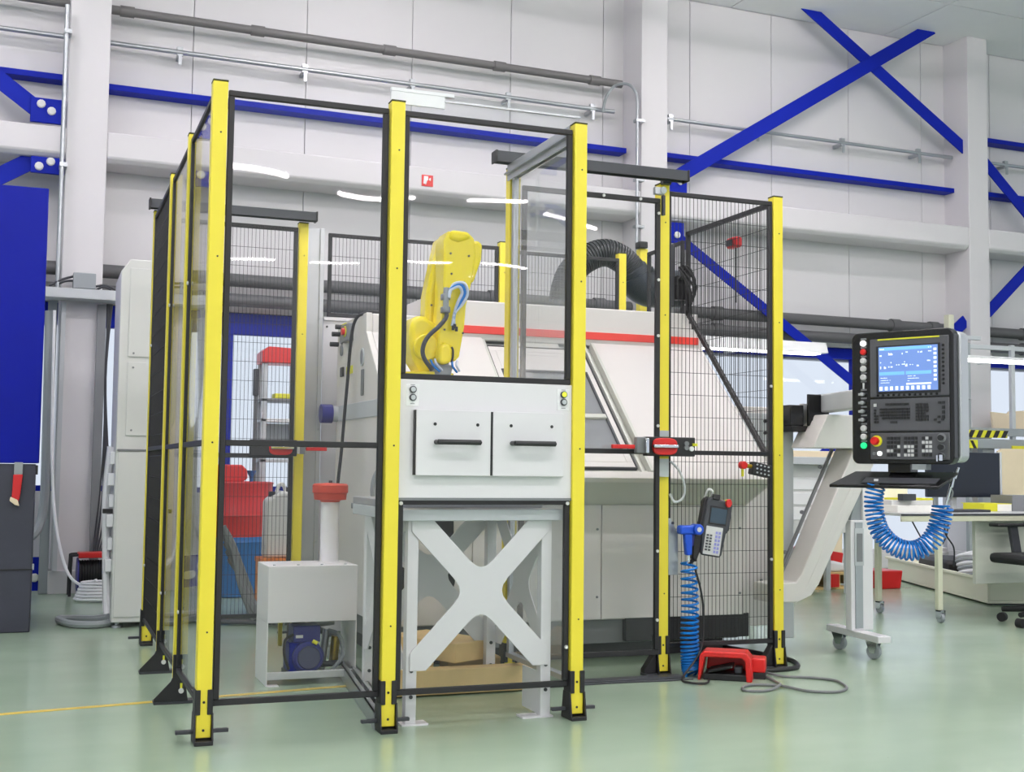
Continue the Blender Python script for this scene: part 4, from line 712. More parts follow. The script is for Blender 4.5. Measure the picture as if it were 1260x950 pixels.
T(AG().prism([(-0.04, -0.01), (0.0, -0.015), (-0.002, -0.11), (-0.03, -0.11)], 'y', -0.014, 0.014), 'handle', 'gunblue', bevel=0.006, seg=2); T(AG().prism([(0.004, -0.015), (0.014, -0.02), (0.006, -0.07), (0.0, -0.07)], 'y', -0.006, 0.006), 'trigger', 'navy'); T(AG().cyl((-0.016, 0, -0.14), (-0.016, 0, -0.108), 0.009, n=10), 'fitting', 'chrome')
pc = sm([(2.178, 0.69, 0.50), (2.18, 0.69, 0.42), (2.184, 0.69, 0.30), (2.182, 0.69, 0.15), (2.188, 0.685, 0.04), (2.19, 0.68, 0.025)], 10)
tag(G().tube(spiral(pc, lambda u: 0.034+0.006*min(1, u*1.3), 26, 14, 1.9), 0.0055, 5).build('spiral_hose', 'hoseblue'), 'blue spiral air hose hanging straight down the mesh to the floor', 'hose')
tag(G().tube(sm([(2.19, 0.655, 0.47), (2.215, 0.65, 0.38), (2.225, 0.645, 0.28), (2.21, 0.64, 0.12), (2.10, 0.60, 0.012), (2.08, 0.50, 0.008), (2.14, 0.47, 0.008), (2.2, 0.55, 0.008)], 8), 0.005).build('pendant_cable', 'black'), 'thin black cable beside the straight blue coil hose', 'cable')
# ------------------------------------------------------------------ foot pedal + floor cables
FX = Matrix.Translation((2.33, 0.60, 0)) @ Matrix.Rotation(-0.62, 4, 'Z')
t = thing('foot_pedal', 'bright red guarded foot pedal on the green floor', 'pedal', (2.33, 0.6, 0)); FP = lambda: G(FX)
T(FP().box(-0.105, 0.10, -0.085, 0.10, 0.0, 0.028), 'base', 'black', bevel=0.004)
sh = [(-0.128, 0.0), (-0.118, 0.0), (-0.098, 0.10), (0.058, 0.100), (0.074, 0.088), (0.080, 0.0), (0.104, 0.0), (0.098, 0.10), (0.078, 0.124), (-0.102, 0.124), (-0.120, 0.108)]
T(FP().prism(sh, 'y', -0.10, 0.03), 'hood', 'red', bevel=0.006, seg=3); T(FP().prism([(-0.105, 0.028), (-0.095, 0.10), (0.065, 0.10), (0.078, 0.028)], 'y', 0.03, 0.11), 'rear_cover', 'red', bevel=0.008, seg=3)
T(FP().box(0.085, 0.155, 0.0, 0.10, 0.028, 0.09), 'switch_housing', 'red', bevel=0.008, seg=3); T(FP().box(0.10, 0.155, 0.0, 0.10, 0.0, 0.028), 'switch_base', 'black', bevel=0.003)
T(FP().prism([(-0.085, 0.03), (-0.085, 0.043), (0.02, 0.068), (0.02, 0.055)], 'y', -0.09, 0.02), 'treadle', 'rubber', bevel=0.004); T(FP().box(0.025, 0.06, -0.06, 0.0, 0.028, 0.058), 'latch', 'dkgrey', bevel=0.006)
tag(G().tube(sm([(2.50, 0.62, 0.02), (2.56, 0.535, 0.006), (2.666, 0.462, 0.006), (2.72, 0.38, 0.006), (2.699, 0.29, 0.006), (2.649, 0.196, 0.006), (2.56, 0.14, 0.006), (2.46, 0.19, 0.006), (2.41, 0.32, 0.008), (2.32, 0.385, 0.006), (2.24, 0.34, 0.006), (2.215, 0.27, 0.006), (2.30, 0.25, 0.006), (2.40, 0.31, 0.014), (2.45, 0.42, 0.008), (2.48, 0.55, 0.008)], 10), 0.006).build('pedal_cable', 'base'), 'grey cable looping over the floor from the red pedal', 'cable')
tag(G().tube(sm([(2.74, 1.45, 0.011), (2.80, 1.2, 0.011), (2.83, 1.03, 0.011), (2.84, 0.91, 0.011), (2.81, 0.80, 0.011), (2.74, 0.70, 0.011), (2.64, 0.67, 0.011), (2.55, 0.68, 0.011), (2.50, 0.73, 0.02)], 8), 0.011).build('floor_cable', 'black'), 'thick black cable curving round the near right post foot', 'cable')
tag(G().tube(sm([(1.45, 0.60, 0.004), (1.75, 0.615, 0.004), (2.0, 0.60, 0.004), (2.15, 0.60, 0.004)], 6), 0.004).build('floor_cable', 'dkgrey'), 'thin dark cable lying along the sliding door sill', 'cable')
# ================================================================== TANK AND PUMP
t = thing('coolant_tank', 'white box tank with a capped column and open pump bay', 'tank', (0.56, 1.09, 0))
T(G().box(0.370, 0.745, 0.962, 1.235, 0.258, 0.490), 'tank_body', 'sheet', bevel=0.002)
T(G().box(0.370, 0.374, 0.962, 1.235, 0.0, 0.258), 'side_wall', 'sheet'); T(G().box(0.741, 0.745, 0.962, 1.235, 0.02, 0.258), 'side_wall', 'sheet')
T(G().box(0.374, 0.42, 0.945, 0.99, 0.0, 0.004), 'foot', 'sheet'); T(G().box(0.374, 0.741, 0.965, 0.985, 0.025, 0.055), 'front_rail', 'ltgrey', bevel=0.003)
for x in (0.40, 0.50, 0.60, 0.70): T(G().cyl((x, 1.0, 0.488), (x, 1.0, 0.494), 0.006, n=8), 'bolt', 'steel')
T(G().cyl((0.66, 1.14, 0.49), (0.66, 1.14, 0.755), 0.040, n=24), 'column', 'sheet'); T(G().lathe((0.66, 1.14, 0), [(0.048, 0.487), (0.048, 0.493), (0.041, 0.495)], 20), 'collar', 'sheet')
c = T(G().lathe((0.66, 1.14, 0), [(0.035, 0.742), (0.045, 0.757), (0.069, 0.760), (0.072, 0.788), (0.077, 0.790), (0.077, 0.822), (0.070, 0.829), (0.02, 0.832)], 28), 'filler_cap', 'redfade'); T(G().cyl((0.66, 1.14, 0.83), (0.66, 1.14, 0.843), 0.008, n=10), 'cap_screw', 'dkgrey', c)
t = thing('pump_motor', 'small blue electric pump motor inside the white tank bay', 'motor', (0.53, 1.08, 0.02))
T(G().lathe((0.553, 1.0, 0.105), [(0.055, 0.0), (0.066, 0.01), (0.066, 0.16), (0.055, 0.17)], 28, 'y'), 'motor_body', 'navy'); T(G().lathe((0.553, 0.998, 0.105), [(0.045, -0.004), (0.050, 0.004)], 24, 'y'), 'fan_cover', mat('motor end grey', (70, 72, 104), 0.5))
for k in range(9):
    a = 2*math.pi*k/9; T(G().box(0.553+0.062*math.cos(a)-0.003, 0.553+0.062*math.cos(a)+0.003, 1.03, 1.15, 0.105+0.062*math.sin(a), 0.105+0.07*math.sin(a)+0.003), 'cooling_fin', 'navy')
T(G().box(0.490, 0.605, 1.02, 1.14, 0.165, 0.235), 'terminal_box', 'navy', bevel=0.006); T(G().box(0.475, 0.535, 1.03, 1.16, 0.03, 0.165), 'flange', 'bluedk', bevel=0.004); T(G().box(0.47, 0.62, 1.02, 1.17, 0.018, 0.045), 'foot', 'dkgrey', bevel=0.003)
T(G().box(0.500, 0.530, 1.017, 1.021, 0.185, 0.197), 'type_plate', 'ltwhite'); T(G().cyl((0.565, 0.99, 0.175), (0.585, 0.985, 0.165), 0.008, n=8), 'cable_gland', 'stripeye')
T(G().cyl((0.53, 1.12, 0.23), (0.53, 1.12, 0.258), 0.03, n=14), 'outlet', 'dkgrey'); T(G().tube(sm([(0.49, 1.02, 0.20), (0.455, 1.01, 0.18), (0.45, 1.0, 0.12), (0.47, 1.0, 0.06)], 6), 0.006), 'cable', 'black')
t = thing('pipe_fittings', 'bundle of metal pipe fittings and hoses beside the pump motor', 'fittings', (0.66, 1.15, 0.02))
for k, (a, b, r, m) in enumerate((((0.64, 1.16, 0.03), (0.66, 1.16, 0.20), 0.016, 'steel'), ((0.62, 1.20, 0.20), (0.72, 1.20, 0.16), 0.014, 'hydr'), ((0.69, 1.15, 0.05), (0.70, 1.15, 0.17), 0.02, 'copper'), ((0.60, 1.2, 0.22), (0.70, 1.2, 0.23), 0.018, 'steel'), ((0.63, 1.1, 0.06), (0.72, 1.12, 0.06), 0.013, 'dkgrey'))): T(G().cyl(a, b, r, n=12), 'pipe', m)
T(G().tube(sm([(0.66, 1.12, 0.2), (0.70, 1.08, 0.18), (0.71, 1.06, 0.10), (0.66, 1.05, 0.04)], 6), 0.009), 'hose', 'hydr'); T(G().box(0.46, 0.475, 1.19, 1.22, 0.13, 0.257), 'yellow_bracket', 'yellow', bevel=0.003)
# ================================================================== LEFT SIDE
t = thing('blue_machine', 'big royal blue machine cabinet on a dark scuffed base', 'machine', (-0.95, 3.3, 0))
T(G().box(-1.45, -0.532, 2.95, 3.75, 0.90, 2.40), 'upper_cabinet', 'bluedk', bevel=0.006); T(G().box(-1.45, -0.548, 2.96, 3.75, 0.0, 0.895), 'lower_base', 'charcoal', bevel=0.006)
T(G().box(-1.452, -0.546, 2.955, 3.0, 0.33, 0.337), 'seam', 'black'); T(G().box(-0.548, -0.538, 2.97, 3.0, 0.33, 0.36), 'hinge', 'steel'); T(G().box(-0.548, -0.536, 2.98, 3.04, 0.84, 0.89), 'latch', 'black')
t = thing('red_strap', 'worn red strap hanging from under the blue cabinet', 'strap', (-0.62, 2.94, 0.70))
T(G().prism([(-0.655, 0.905), (-0.612, 0.905), (-0.612, 0.84), (-0.655, 0.84)], 'y', 2.935, 2.948), 'tab', 'hydr', bevel=0.002); T(G().prism([(-0.658, 0.84), (-0.610, 0.84), (-0.622, 0.715), (-0.63, 0.69), (-0.662, 0.715)], 'y', 2.93, 2.948), 'strap', 'barrelred', bevel=0.004); T(G().prism([(-0.668, 0.722), (-0.632, 0.705), (-0.622, 0.672), (-0.645, 0.678), (-0.672, 0.70)], 'y', 2.925, 2.945), 'worn_end', 'ply', bevel=0.004)
t = thing('electrical_cabinet', 'tall off-white steel cabinet left of the cage', 'cabinet', (0.1, 3.3, 0))
T(G().prism([(-0.135, 0.03), (0.42, 0.03), (0.42, 2.05), (-0.09, 2.05), (-0.138, 1.98)], 'y', 3.0, 3.55), 'body', 'ltwhite', bevel=0.006)
for z0, z1 in ((1.50, 2.0), (1.06, 1.47)): T(G().box(-0.09, 0.38, 2.992, 3.0, z0, z1), 'door_panel', 'ltwhite', bevel=0.003)
T(G().box(-0.125, 0.41, 2.994, 3.0, 0.06, 0.97), 'lower_panel', 'ltwhite', bevel=0.003); T(G().box(-0.13, 0.42, 2.99, 3.0, 0.975, 0.985), 'joint_strip', 'grey')
for z in (1.52, 1.44, 1.09): T(G().cyl((-0.06, 2.986, z), (-0.06, 2.993, z), 0.006, n=8), 'screw', 'grey')
for x in (-0.10, 0.38): T(G().lathe((x, 3.05, 0), [(0.03, 0.0), (0.03, 0.012), (0.012, 0.014), (0.012, 0.03)], 12), 'foot', 'steel')
for k, z in enumerate((0.90, 0.78, 0.66, 0.55, 0.42, 0.30)): T(G().box(-0.16-0.01*(k % 2), -0.135, 3.1, 3.2, z, z+0.07), 'cable_clamp', 'film', bevel=0.004)
T(G().box(-0.19, -0.13, 3.12, 3.16, 0.625, 0.65), 'black_plug', 'black', bevel=0.003); T(G().tube(sm([(-0.15, 3.25, 1.0), (-0.17, 3.24, 0.7), (-0.16, 3.22, 0.4), (-0.15, 3.2, 0.12), (-0.14, 3.15, 0.04)], 6), 0.022), 'cable_trunk', 'film')
tag(G().tube(sm([(-0.14, 3.12, 0.05), (-0.22, 3.22, 0.03), (-0.33, 3.34, 0.022), (-0.40, 3.32, 0.022), (-0.34, 3.10, 0.022), (-0.22, 3.02, 0.022), (-0.12, 3.08, 0.022)], 10), 0.02).build('grey_hose', 'hydr'), 'thick grey hose looping out on the floor by the cabinet', 'hose')
t = thing('cable_reel', 'black and red cable reel standing by the left column', 'reel', XW @ Vector((-0.02, 4.75, 0)))
for x in (-0.105, 0.06): T(W().lathe((x, 4.745, 0.15), [(0.04, 0), (0.115, 0.0), (0.115, 0.01), (0.04, 0.01)], 24, 'x'), 'side_disc', 'navy')
T(W().cyl((-0.095, 4.745, 0.15), (0.06, 4.745, 0.15), 0.07, n=20), 'cable_drum', 'rubber')
for k in range(9): T(W().tube([(-0.088+k*0.0175, 4.745+0.09*math.cos(a), 0.15+0.09*math.sin(a)) for a in [2*math.pi*i/24 for i in range(24)]], 0.009, 6, True), 'cable_turn', 'rubber')
for n_ in (4.675, 4.81): T(W().tube(sm([(-0.15, n_, 0.01), (-0.145, n_, 0.25), (-0.12, n_, 0.285), (0.08, n_, 0.285), (0.105, n_, 0.25), (0.11, n_, 0.01)], 4), 0.010), 'frame', 'black')
T(W().box(-0.10, 0.06, 4.66, 4.82, 0.265, 0.30), 'red_handle', 'red', bevel=0.006)
g = W()
for k in range(6): g.tube([(0.02+(0.15-0.008*k)*math.cos(a), 4.45+(0.13-0.006*k)*math.sin(a), 0.02+0.02*k) for a in [2*math.pi*i/28 for i in range(28)]], 0.010, 6, True)
tag(g.build('coiled_cable', 'film'), 'coil of white cable on the floor before the reel', 'cable')
tag(W().tube(sm([(-0.30, 4.85, 1.95), (-0.29, 4.85, 1.2), (-0.275, 4.83, 0.8), (-0.24, 4.75, 0.45), (-0.17, 4.62, 0.18), (-0.08, 4.5, 0.10), (0.0, 4.42, 0.14)], 8), 0.010).build('white_cable', 'film'), 'white cable hanging down the left column to the coil', 'cable')
tag(W().tube(sm([(-0.33, 4.9, 1.95), (-0.32, 4.9, 1.0), (-0.325, 4.88, 0.6), (-0.38, 4.82, 0.42), (-0.55, 4.75, 0.33)], 8), 0.03).build('grey_hose', 'hydr'), 'grey hose hanging behind the blue machine by the column', 'hose')
t = thing('junction_box', 'grey junction box with cables on the column cross tray', 'junction box', XW @ Vector((-0.1, 4.85, 2.1)))
T(W().box(-0.185, -0.035, 4.86, 4.94, 2.115, 2.225), 'box', 'hydr', bevel=0.004)
for k, (a, b) in enumerate(((-0.185, -0.34), (-0.185, -0.30), (-0.035, 0.10), (-0.035, 0.07))): T(W().tube(sm([(a, 4.9, 2.20-0.03*k), ((a+b)/2, 4.89, 2.17-0.01*k), (b, 4.9, 2.125)], 6), 0.008), 'cable', 'dkgrey')
t = thing('cable_tray', 'pale grey horizontal cable tray crossing the left column', 'tray', XW @ Vector((-0.2, 4.85, 2.0)))
T(W().box(-0.75, 0.10, 4.80, 4.96, 2.035, 2.04).box(-0.75, 0.10, 4.80, 4.806, 2.035, 2.105).box(-0.75, 0.10, 4.954, 4.96, 2.035, 2.105), 'channel', 'ltgrey')
tag(W().box(-0.335, -0.275, 5.0, 5.06, 0.0, 2.04).build('standing_profile', 'hydr', bevel=0.004), 'blue-grey standing profile left of the column below the tray', 'profile')
g = W()
for k in range(5): g.tube(sm([(0.055+0.008*k, 4.97, 2.03), (0.06-0.006*(k % 2), 4.96, 1.5), (0.055+0.010*k, 4.95, 0.9), (0.03+0.02*k, 4.95, 0.5), (0.01+0.012*k, 4.9, 0.28)], 5), 0.006)
tag(g.build('cable_bundle', 'dkgrey'), 'dark cable bundle running down beside the left column', 'cables')
# drum, jerrycan, crate, rack behind the mesh door
t = thing('oil_drum', 'two-tone oil drum, red above blue, behind the mesh door', 'drum', (0.74, 4.68, 0))
DC = (0.74, 4.68, 0)
T(G().lathe(DC, [(0.27, 0.0), (0.285, 0.01), (0.285, 0.36), (0.292, 0.375), (0.285, 0.39), (0.285, 0.41)], 32), 'lower_shell', 'barrelblue')
T(G().lathe(DC, [(0.285, 0.41), (0.285, 0.54), (0.293, 0.555), (0.285, 0.57), (0.285, 0.765), (0.292, 0.78), (0.28, 0.785), (0.27, 0.775)], 32), 'upper_shell', 'barrelred')
tag(G().prism([(0.50, 0.787), (0.80, 0.787), (0.83, 0.81), (0.825, 0.87), (0.79, 0.905), (0.50, 0.905)], 'y', 4.55, 4.75).build('red_bin', 'red', bevel=0.01), 'small red bin standing on the drum', 'bin')
t = thing('blue_funnel', 'small blue funnel on top of the drum', 'funnel', (0.865, 4.62, 0.787)); T(G().lathe((0.865, 4.62, 0), [(0.012, 0.787), (0.014, 0.82), (0.035, 0.86), (0.037, 0.865)], 16), 'cone', 'barrelblue')
t = thing('jerrycan', 'tall translucent white jerrycan on an orange crate', 'can', (0.86, 3.4, 0.345))
T(G().prism([(0.757, 0.345), (0.96, 0.345), (0.965, 0.70), (0.93, 0.735), (0.86, 0.75), (0.79, 0.715), (0.760, 0.69)], 'y', 3.33, 3.50), 'body', 'can', bevel=0.02, seg=3)
T(G().cyl((0.80, 3.40, 0.715), (0.80, 3.40, 0.745), 0.022, n=16), 'cap', 'black'); T(G().cyl((0.91, 3.40, 0.725), (0.91, 3.40, 0.77), 0.024, n=16), 'cap', 'black'); T(G().tube(sm([(0.83, 3.41, 0.74), (0.845, 3.41, 0.785), (0.87, 3.41, 0.785), (0.885, 3.41, 0.745)], 5), 0.011), 'handle', 'can')
t = thing('orange_crate', 'orange plastic crate under the white jerrycan', 'crate', (0.84, 3.4, 0)); T(G().ring(0.735, 1.0, 3.28, 3.55, 0.012, 0.0, 0.33, 'z').box(0.74, 0.99, 3.29, 3.54, 0.0, 0.344), 'body', 'orange'); T(G().ring(0.73, 1.005, 3.275, 3.555, 0.016, 0.315, 0.344, 'z'), 'rim', 'orange', bevel=0.003)
g = G()
for k in range(5): g.tube(sm([(0.46+0.02*k, 3.05+0.05*k, 0.55-0.05*k), (0.53+0.02*k, 3.05, 0.42-0.05*k), (0.57+0.02*k, 3.0, 0.22-0.03*k), (0.64+0.03*k, 2.95-0.05*k, 0.03)], 6), 0.022)
tag(g.build('hose_bundle', 'base'), 'bundle of grey-green hoses drooping behind the mesh door', 'hoses')
g = G()
for k in range(4): g.tube(sm([(0.40+0.02*k, 3.0, 0.02), (0.62, 2.9+0.08*k, 0.02), (0.9, 2.75+0.10*k, 0.02), (1.1, 2.55+0.1*k, 0.02)], 6), 0.012)
tag(g.build('floor_cables', 'dkgrey'), 'dark cables lying on the floor behind the mesh door', 'cables')
t = thing('tool_rack', 'grey steel rack with a red box on top by the window', 'rack', (1.12, 5.1, 0))
for x in (0.99, 1.235):
    for y in (5.02, 5.22): T(G().box(x, x+0.04, y, y+0.035, 0.0, 1.66), 'post', 'ltgrey', bevel=0.003)
for z, m_ in ((1.40, 'grey'), (1.25, 'white'), (0.95, 'ltgrey'), (0.6, 'ltgrey')): T(G().box(0.99, 1.275, 5.02, 5.255, z-0.025, z), 'shelf', m_, bevel=0.003)
T(G().box(1.03, 1.235, 5.24, 5.25, 0.97, 1.22), 'back_panel', 'steel')
tag(G().prism([(0.985, 1.662), (1.29, 1.662), (1.29, 1.775), (1.03, 1.785), (0.985, 1.745)], 'y', 5.0, 5.26).build('red_box', 'red', bevel=0.006), 'flat red box on top of the grey rack by the window', 'box')
tag(G().box(1.09, 1.22, 5.06, 5.18, 1.402, 1.44).build('yellow_case', 'stripeye', bevel=0.006), 'small yellow case on the grey rack shelf', 'case')
t = thing('broom_stand', 'slim grey-green upright pole left of the grey rack', 'pole', (0.96, 5.1, 0)); T(G().box(0.945, 0.972, 5.09, 5.12, 0.0, 1.50), 'pole', 'base', bevel=0.004); T(G().box(0.938, 0.978, 5.08, 5.13, 1.42, 1.62), 'head', 'dkgrey', bevel=0.006); T(G().box(0.90, 0.98, 5.02, 5.18, 0.0, 0.03), 'foot', 'dkgrey', bevel=0.004)
# ================================================================== RIGHT SIDE
t = thing('workbench', 'beige-edged workbench on thin wheeled legs behind the console', 'table', (5.2, 2.2, 0))
T(G().box(4.30, 6.2, 1.93, 2.75, 0.645, 0.662), 'top', 'benchtop', bevel=0.002); T(G().box(4.30, 6.2, 1.927, 1.94, 0.612, 0.645), 'apron', 'bench', bevel=0.002); T(G().box(4.30, 6.2, 1.924, 1.932, 0.647, 0.658), 'dark_edge', 'dkgrey')
for x, y in ((4.585, 1.95), (4.545, 2.48)):
    l = T(G().box(x, x+0.035, y, y+0.035, 0.075, 0.612), 'leg', 'bench', bevel=0.004); cx, cyy = x+0.022, y+0.01
    T(G().cyl((cx-0.012, cyy, 0.03), (cx+0.012, cyy, 0.03), 0.03, n=16), 'caster', 'hydr', l, bevel=0.004); T(G().box(cx-0.02, cx-0.014, cyy-0.02, cyy+0.02, 0.03, 0.075).box(cx+0.014, cx+0.02, cyy-0.02, cyy+0.02, 0.03, 0.075).box(cx-0.02, cx+0.02, cyy-0.02, cyy+0.02, 0.068, 0.075), 'fork', 'chrome', l)
T(G().box(4.93, 6.1, 2.02, 2.05, 0.22, 0.612), 'modesty_panel', 'desk', bevel=0.003)
t = thing('monitor', 'black flat monitor seen from behind on the workbench', 'monitor', (5.28, 2.5, 0.662))
T(G().box(4.95, 5.555, 2.48, 2.515, 0.745, 1.045), 'panel', 'mon', bevel=0.006); T(G().box(5.545, 5.562, 2.475, 2.52, 0.74, 1.05), 'side_bezel', 'ltgrey', bevel=0.003); T(G().box(5.17, 5.21, 2.51, 2.54, 0.67, 0.80), 'neck', 'ltgrey', bevel=0.004); T(G().box(5.05, 5.33, 2.45, 2.62, 0.662, 0.672), 'foot', 'ltgrey', bevel=0.003)
def flat(nm, x0, x1, y0, y1, z0, z1, m, lab, cat, rz=0.0, group=None):
    c = Vector(((x0+x1)/2, (y0+y1)/2, z0)); xf = Matrix.Translation(c) @ Matrix.Rotation(rz, 4, 'Z') @ Matrix.Translation(-c)
    return tag(G(xf).box(x0, x1, y0, y1, z0, z1).build(nm, m, bevel=0.002), lab, cat, group)
flat('paper_stack', 4.34, 4.68, 2.05, 2.35, 0.662, 0.705, 'paper', 'low white paper stack on the left end of the workbench', 'papers', 0.1)
flat('paper_folder', 4.38, 4.66, 2.08, 2.32, 0.705, 0.735, 'ltwhite', 'pale folder lying on the white paper stack', 'folder', -0.15)
flat('magazine', 4.46, 4.68, 2.10, 2.30, 0.735, 0.748, 'stripeye', 'yellow-edged brochure on top of the folder', 'brochure', 0.2)
flat('white_box', 4.44, 4.66, 2.32, 2.44, 0.662, 0.815, 'paper', 'white cardboard box behind the papers on the workbench', 'box', 0.05)
flat('dark_book', 4.40, 4.50, 2.04, 2.09, 0.735, 0.775, 'dkgrey', 'small dark box on the paper pile', 'box')
flat('keyboard', 4.78, 5.08, 2.05, 2.18, 0.662, 0.678, 'dkgrey', 'flat dark keyboard on the workbench under the monitor', 'keyboard')
t = thing('carton', 'yellow and white carton right of the monitor on the bench', 'box', (5.28, 2.25, 0.662)); T(G().prism([(5.165, 0.662), (5.27, 0.662), (5.27, 0.708), (5.165, 0.708)], 'y', 2.2, 2.4), 'yellow_end', 'stripeye', bevel=0.002); T(G().box(5.27, 5.385, 2.2, 2.4, 0.662, 0.708), 'white_end', 'paper', bevel=0.002); T(G().box(5.165, 5.385, 2.2, 2.42, 0.708, 0.712), 'lid', 'stripeye')
flat('grey_case', 5.41, 5.60, 2.22, 2.42, 0.662, 0.765, 'grey', 'grey case at the right edge of the workbench', 'case')
for k, pts in enumerate((((5.02, 2.4, 0.66), (5.0, 2.38, 0.52), (5.06, 2.37, 0.42), (5.05, 2.36, 0.30)), ((4.75, 2.45, 0.66), (4.9, 2.4, 0.40), (5.02, 2.4, 0.48), (5.05, 2.4, 0.64)))): tag(G().tube(sm(pts, 8), 0.005).build('hanging_cable', 'dkgrey'), ('thin cable hanging below the monitor end of the bench', 'thin cable swagging under the middle of the bench')[k], 'cable')
# long trough on the floor
TX = Matrix.Translation((5.60, 2.67, 0)) @ Matrix.Rotation(-0.34, 4, 'Z')
t = thing('cable_trough', 'long cream floor trough holding coiled cables below the bench', 'trough', (5.6, 2.67, 0)); TR = lambda: G(TX)
T(TR().box(0.0, 0.42, 0.0, 2.1, 0.012, 0.03).box(0.0, 0.015, 0.0, 2.1, 0.03, 0.165).box(0.405, 0.42, 0.0, 2.1, 0.03, 0.165).box(0.015, 0.405, 0.0, 0.015, 0.03, 0.165).box(0.015, 0.405, 2.085, 2.1, 0.03, 0.165), 'body', 'cream', bevel=0.003); T(TR().box(0.04, 0.38, 0.04, 2.06, 0.0, 0.012), 'runner', 'dkgrey')
T(TR().box(-0.02, 0.005, -0.02, 2.12, 0.165, 0.185).box(0.415, 0.44, -0.02, 2.12, 0.165, 0.185), 'rim', 'cream', bevel=0.003)
for k in range(6):
    c = Vector((0.21, 0.5+0.05*k, 0.16+0.025*k)); rad = 0.17-0.01*k
    tag(TR().tube([(c.x+rad*math.cos(a), c.y+rad*1.6*math.sin(a), c.z+0.02*math.sin(2*a)) for a in [2*math.pi*i/26 for i in range(26)]], 0.015, 7, True).build('cable_coil', 'film' if k % 2 else 'hydr'), ('lowest', 'second lowest', 'third', 'fourth', 'fifth', 'topmost')[k]+' loop of the pale cable coil lying in the cream trough', 'cable')
tag(TR().prism([(0.04, 0.9), (0.36, 0.85), (0.38, 1.5), (0.08, 1.6)], 'z', 0.03, 0.24).build('black_bag', 'black', bevel=0.03), 'black bag of cables lying in the cream trough', 'bag')
# pallet, red crates, bag
t = thing('pallet', 'wooden pallet under the conveyor carrying white sacks', 'pallet', (5.2, 4.1, 0))
for x in (4.95, 5.20, 5.45): T(G().box(x, x+0.09, 3.92, 4.6, 0.02, 0.11), 'block', 'wood', bevel=0.003)
for y in (3.90, 4.15, 4.4): T(G().box(4.93, 5.56, y, y+0.14, 0.11, 0.13), 'deck_board', 'wood', bevel=0.002)
T(G().box(4.93, 5.56, 3.90, 4.0, 0.0, 0.02), 'bottom_board', 'wood', bevel=0.002)
tag(G().prism([(4.95, 0.13), (5.50, 0.13), (5.45, 0.17), (5.25, 0.215), (5.05, 0.20), (4.96, 0.17)], 'y', 3.93, 4.45).build('white_sack', 'film', bevel=0.02, seg=3), 'white sack lying on the wooden pallet', 'sack')
tag(G().prism([(5.10, 0.215), (5.36, 0.15), (5.38, 0.27), (5.12, 0.31)], 'y', 4.0, 4.3).build('red_case', 'red', bevel=0.008), 'red case lying on the white sack on the pallet', 'case')
tag(G().prism([(5.58, 0.0), (5.78, 0.0), (5.80, 0.14), (5.56, 0.14)], 'y', 3.82, 4.1).build('red_crate', 'barrelred', bevel=0.008), 'red plastic crate on the floor beside the pallet', 'crate')
tag(G().box(5.16, 5.24, 3.86, 3.898, 0.02, 0.12).build('red_block', 'red', bevel=0.004), 'small red block in the front of the pallet', 'block')
# steel shelf frame
t = thing('steel_shelf', 'pale steel frame rack with hazard-striped shelf behind the console', 'rack', (7.536, 4.9, 0))
for x, y in ((7.261, 4.75), (7.766, 4.75), (7.261, 5.2), (8.569, 4.75), (8.569, 5.2)): T(G().box(x-0.02, x+0.02, y-0.02, y+0.02, 0.0, 2.081), 'post', 'hydr' if x < 7.5 else 'ltgrey', bevel=0.003)
T(G().box(7.077, 8.592, 4.733, 4.773, 2.029, 2.069).box(7.238, 7.284, 4.773, 5.2, 2.035, 2.069), 'top_rail', 'ltgrey', bevel=0.003); T(G().box(7.1, 7.399, 4.727, 4.773, 2.109, 2.144), 'short_rail', 'ltgrey', bevel=0.003); T(G().box(7.032, 7.089, 4.716, 4.785, 1.128, 2.322), 'rear_mast', 'bench', bevel=0.004); T(G().box(7.123, 7.261, 4.739, 4.762, 1.736, 1.759), 'cross_rail', 'ltgrey')
T(G().box(7.192, 8.592, 4.727, 5.2, 1.294, 1.314), 'shelf_board', 'hydr', bevel=0.002); T(G().box(7.192, 8.592, 4.716, 4.75, 1.243, 1.294), 'shelf_rail', 'hydr', bevel=0.002); T(G().box(7.238, 8.592, 4.693, 4.762, 1.128, 1.214), 'lower_beam', 'hydr', bevel=0.004); T(G().box(7.399, 7.536, 4.727, 4.796, 0.0, 1.128), 'front_post', 'hydr', bevel=0.004)
hz = T(G().box(7.192, 7.663, 4.706, 4.716, 1.226, 1.292), 'hazard_strip', 'stripeye')
for i in range(5):
    x = 7.215+i*0.094; T(G().prism([(x, 1.227), (x+0.044, 1.227), (x+0.08, 1.291), (x+0.036, 1.291)], 'y', 4.698, 4.706), 'hazard_stripe', 'black', hz, smooth=False)
T(G().box(7.215, 7.307, 4.681, 4.693, 1.128, 1.203), 'hazard_plate', 'stripeye'); T(G().prism([(7.221, 1.197), (7.25, 1.197), (7.29, 1.128), (7.261, 1.128)], 'y', 4.676, 4.681), 'hazard_stripe', 'black', smooth=False); T(G().box(7.697, 7.996, 4.681, 4.693, 1.111, 1.157), 'hazard_plate', 'stripeye')
def board(pts, y0, y1, m, lab): return tag(G().prism(pts, 'y', y0, y1).build('plywood_sheet', m, bevel=0.002), lab, 'board')
board([(7.628, 0.0), (8.225, 0.0), (8.225, 1.128), (7.536, 1.128), (7.491, 1.105)], 4.635, 4.658, 'ply', 'pale plywood sheet leaning below the striped shelf')
board([(7.858, 1.314), (8.455, 1.314), (8.455, 1.518), (8.053, 1.495), (8.03, 1.472), (7.835, 1.484)], 5.094, 5.117, 'ply', 'pale plywood offcut standing on the striped shelf')
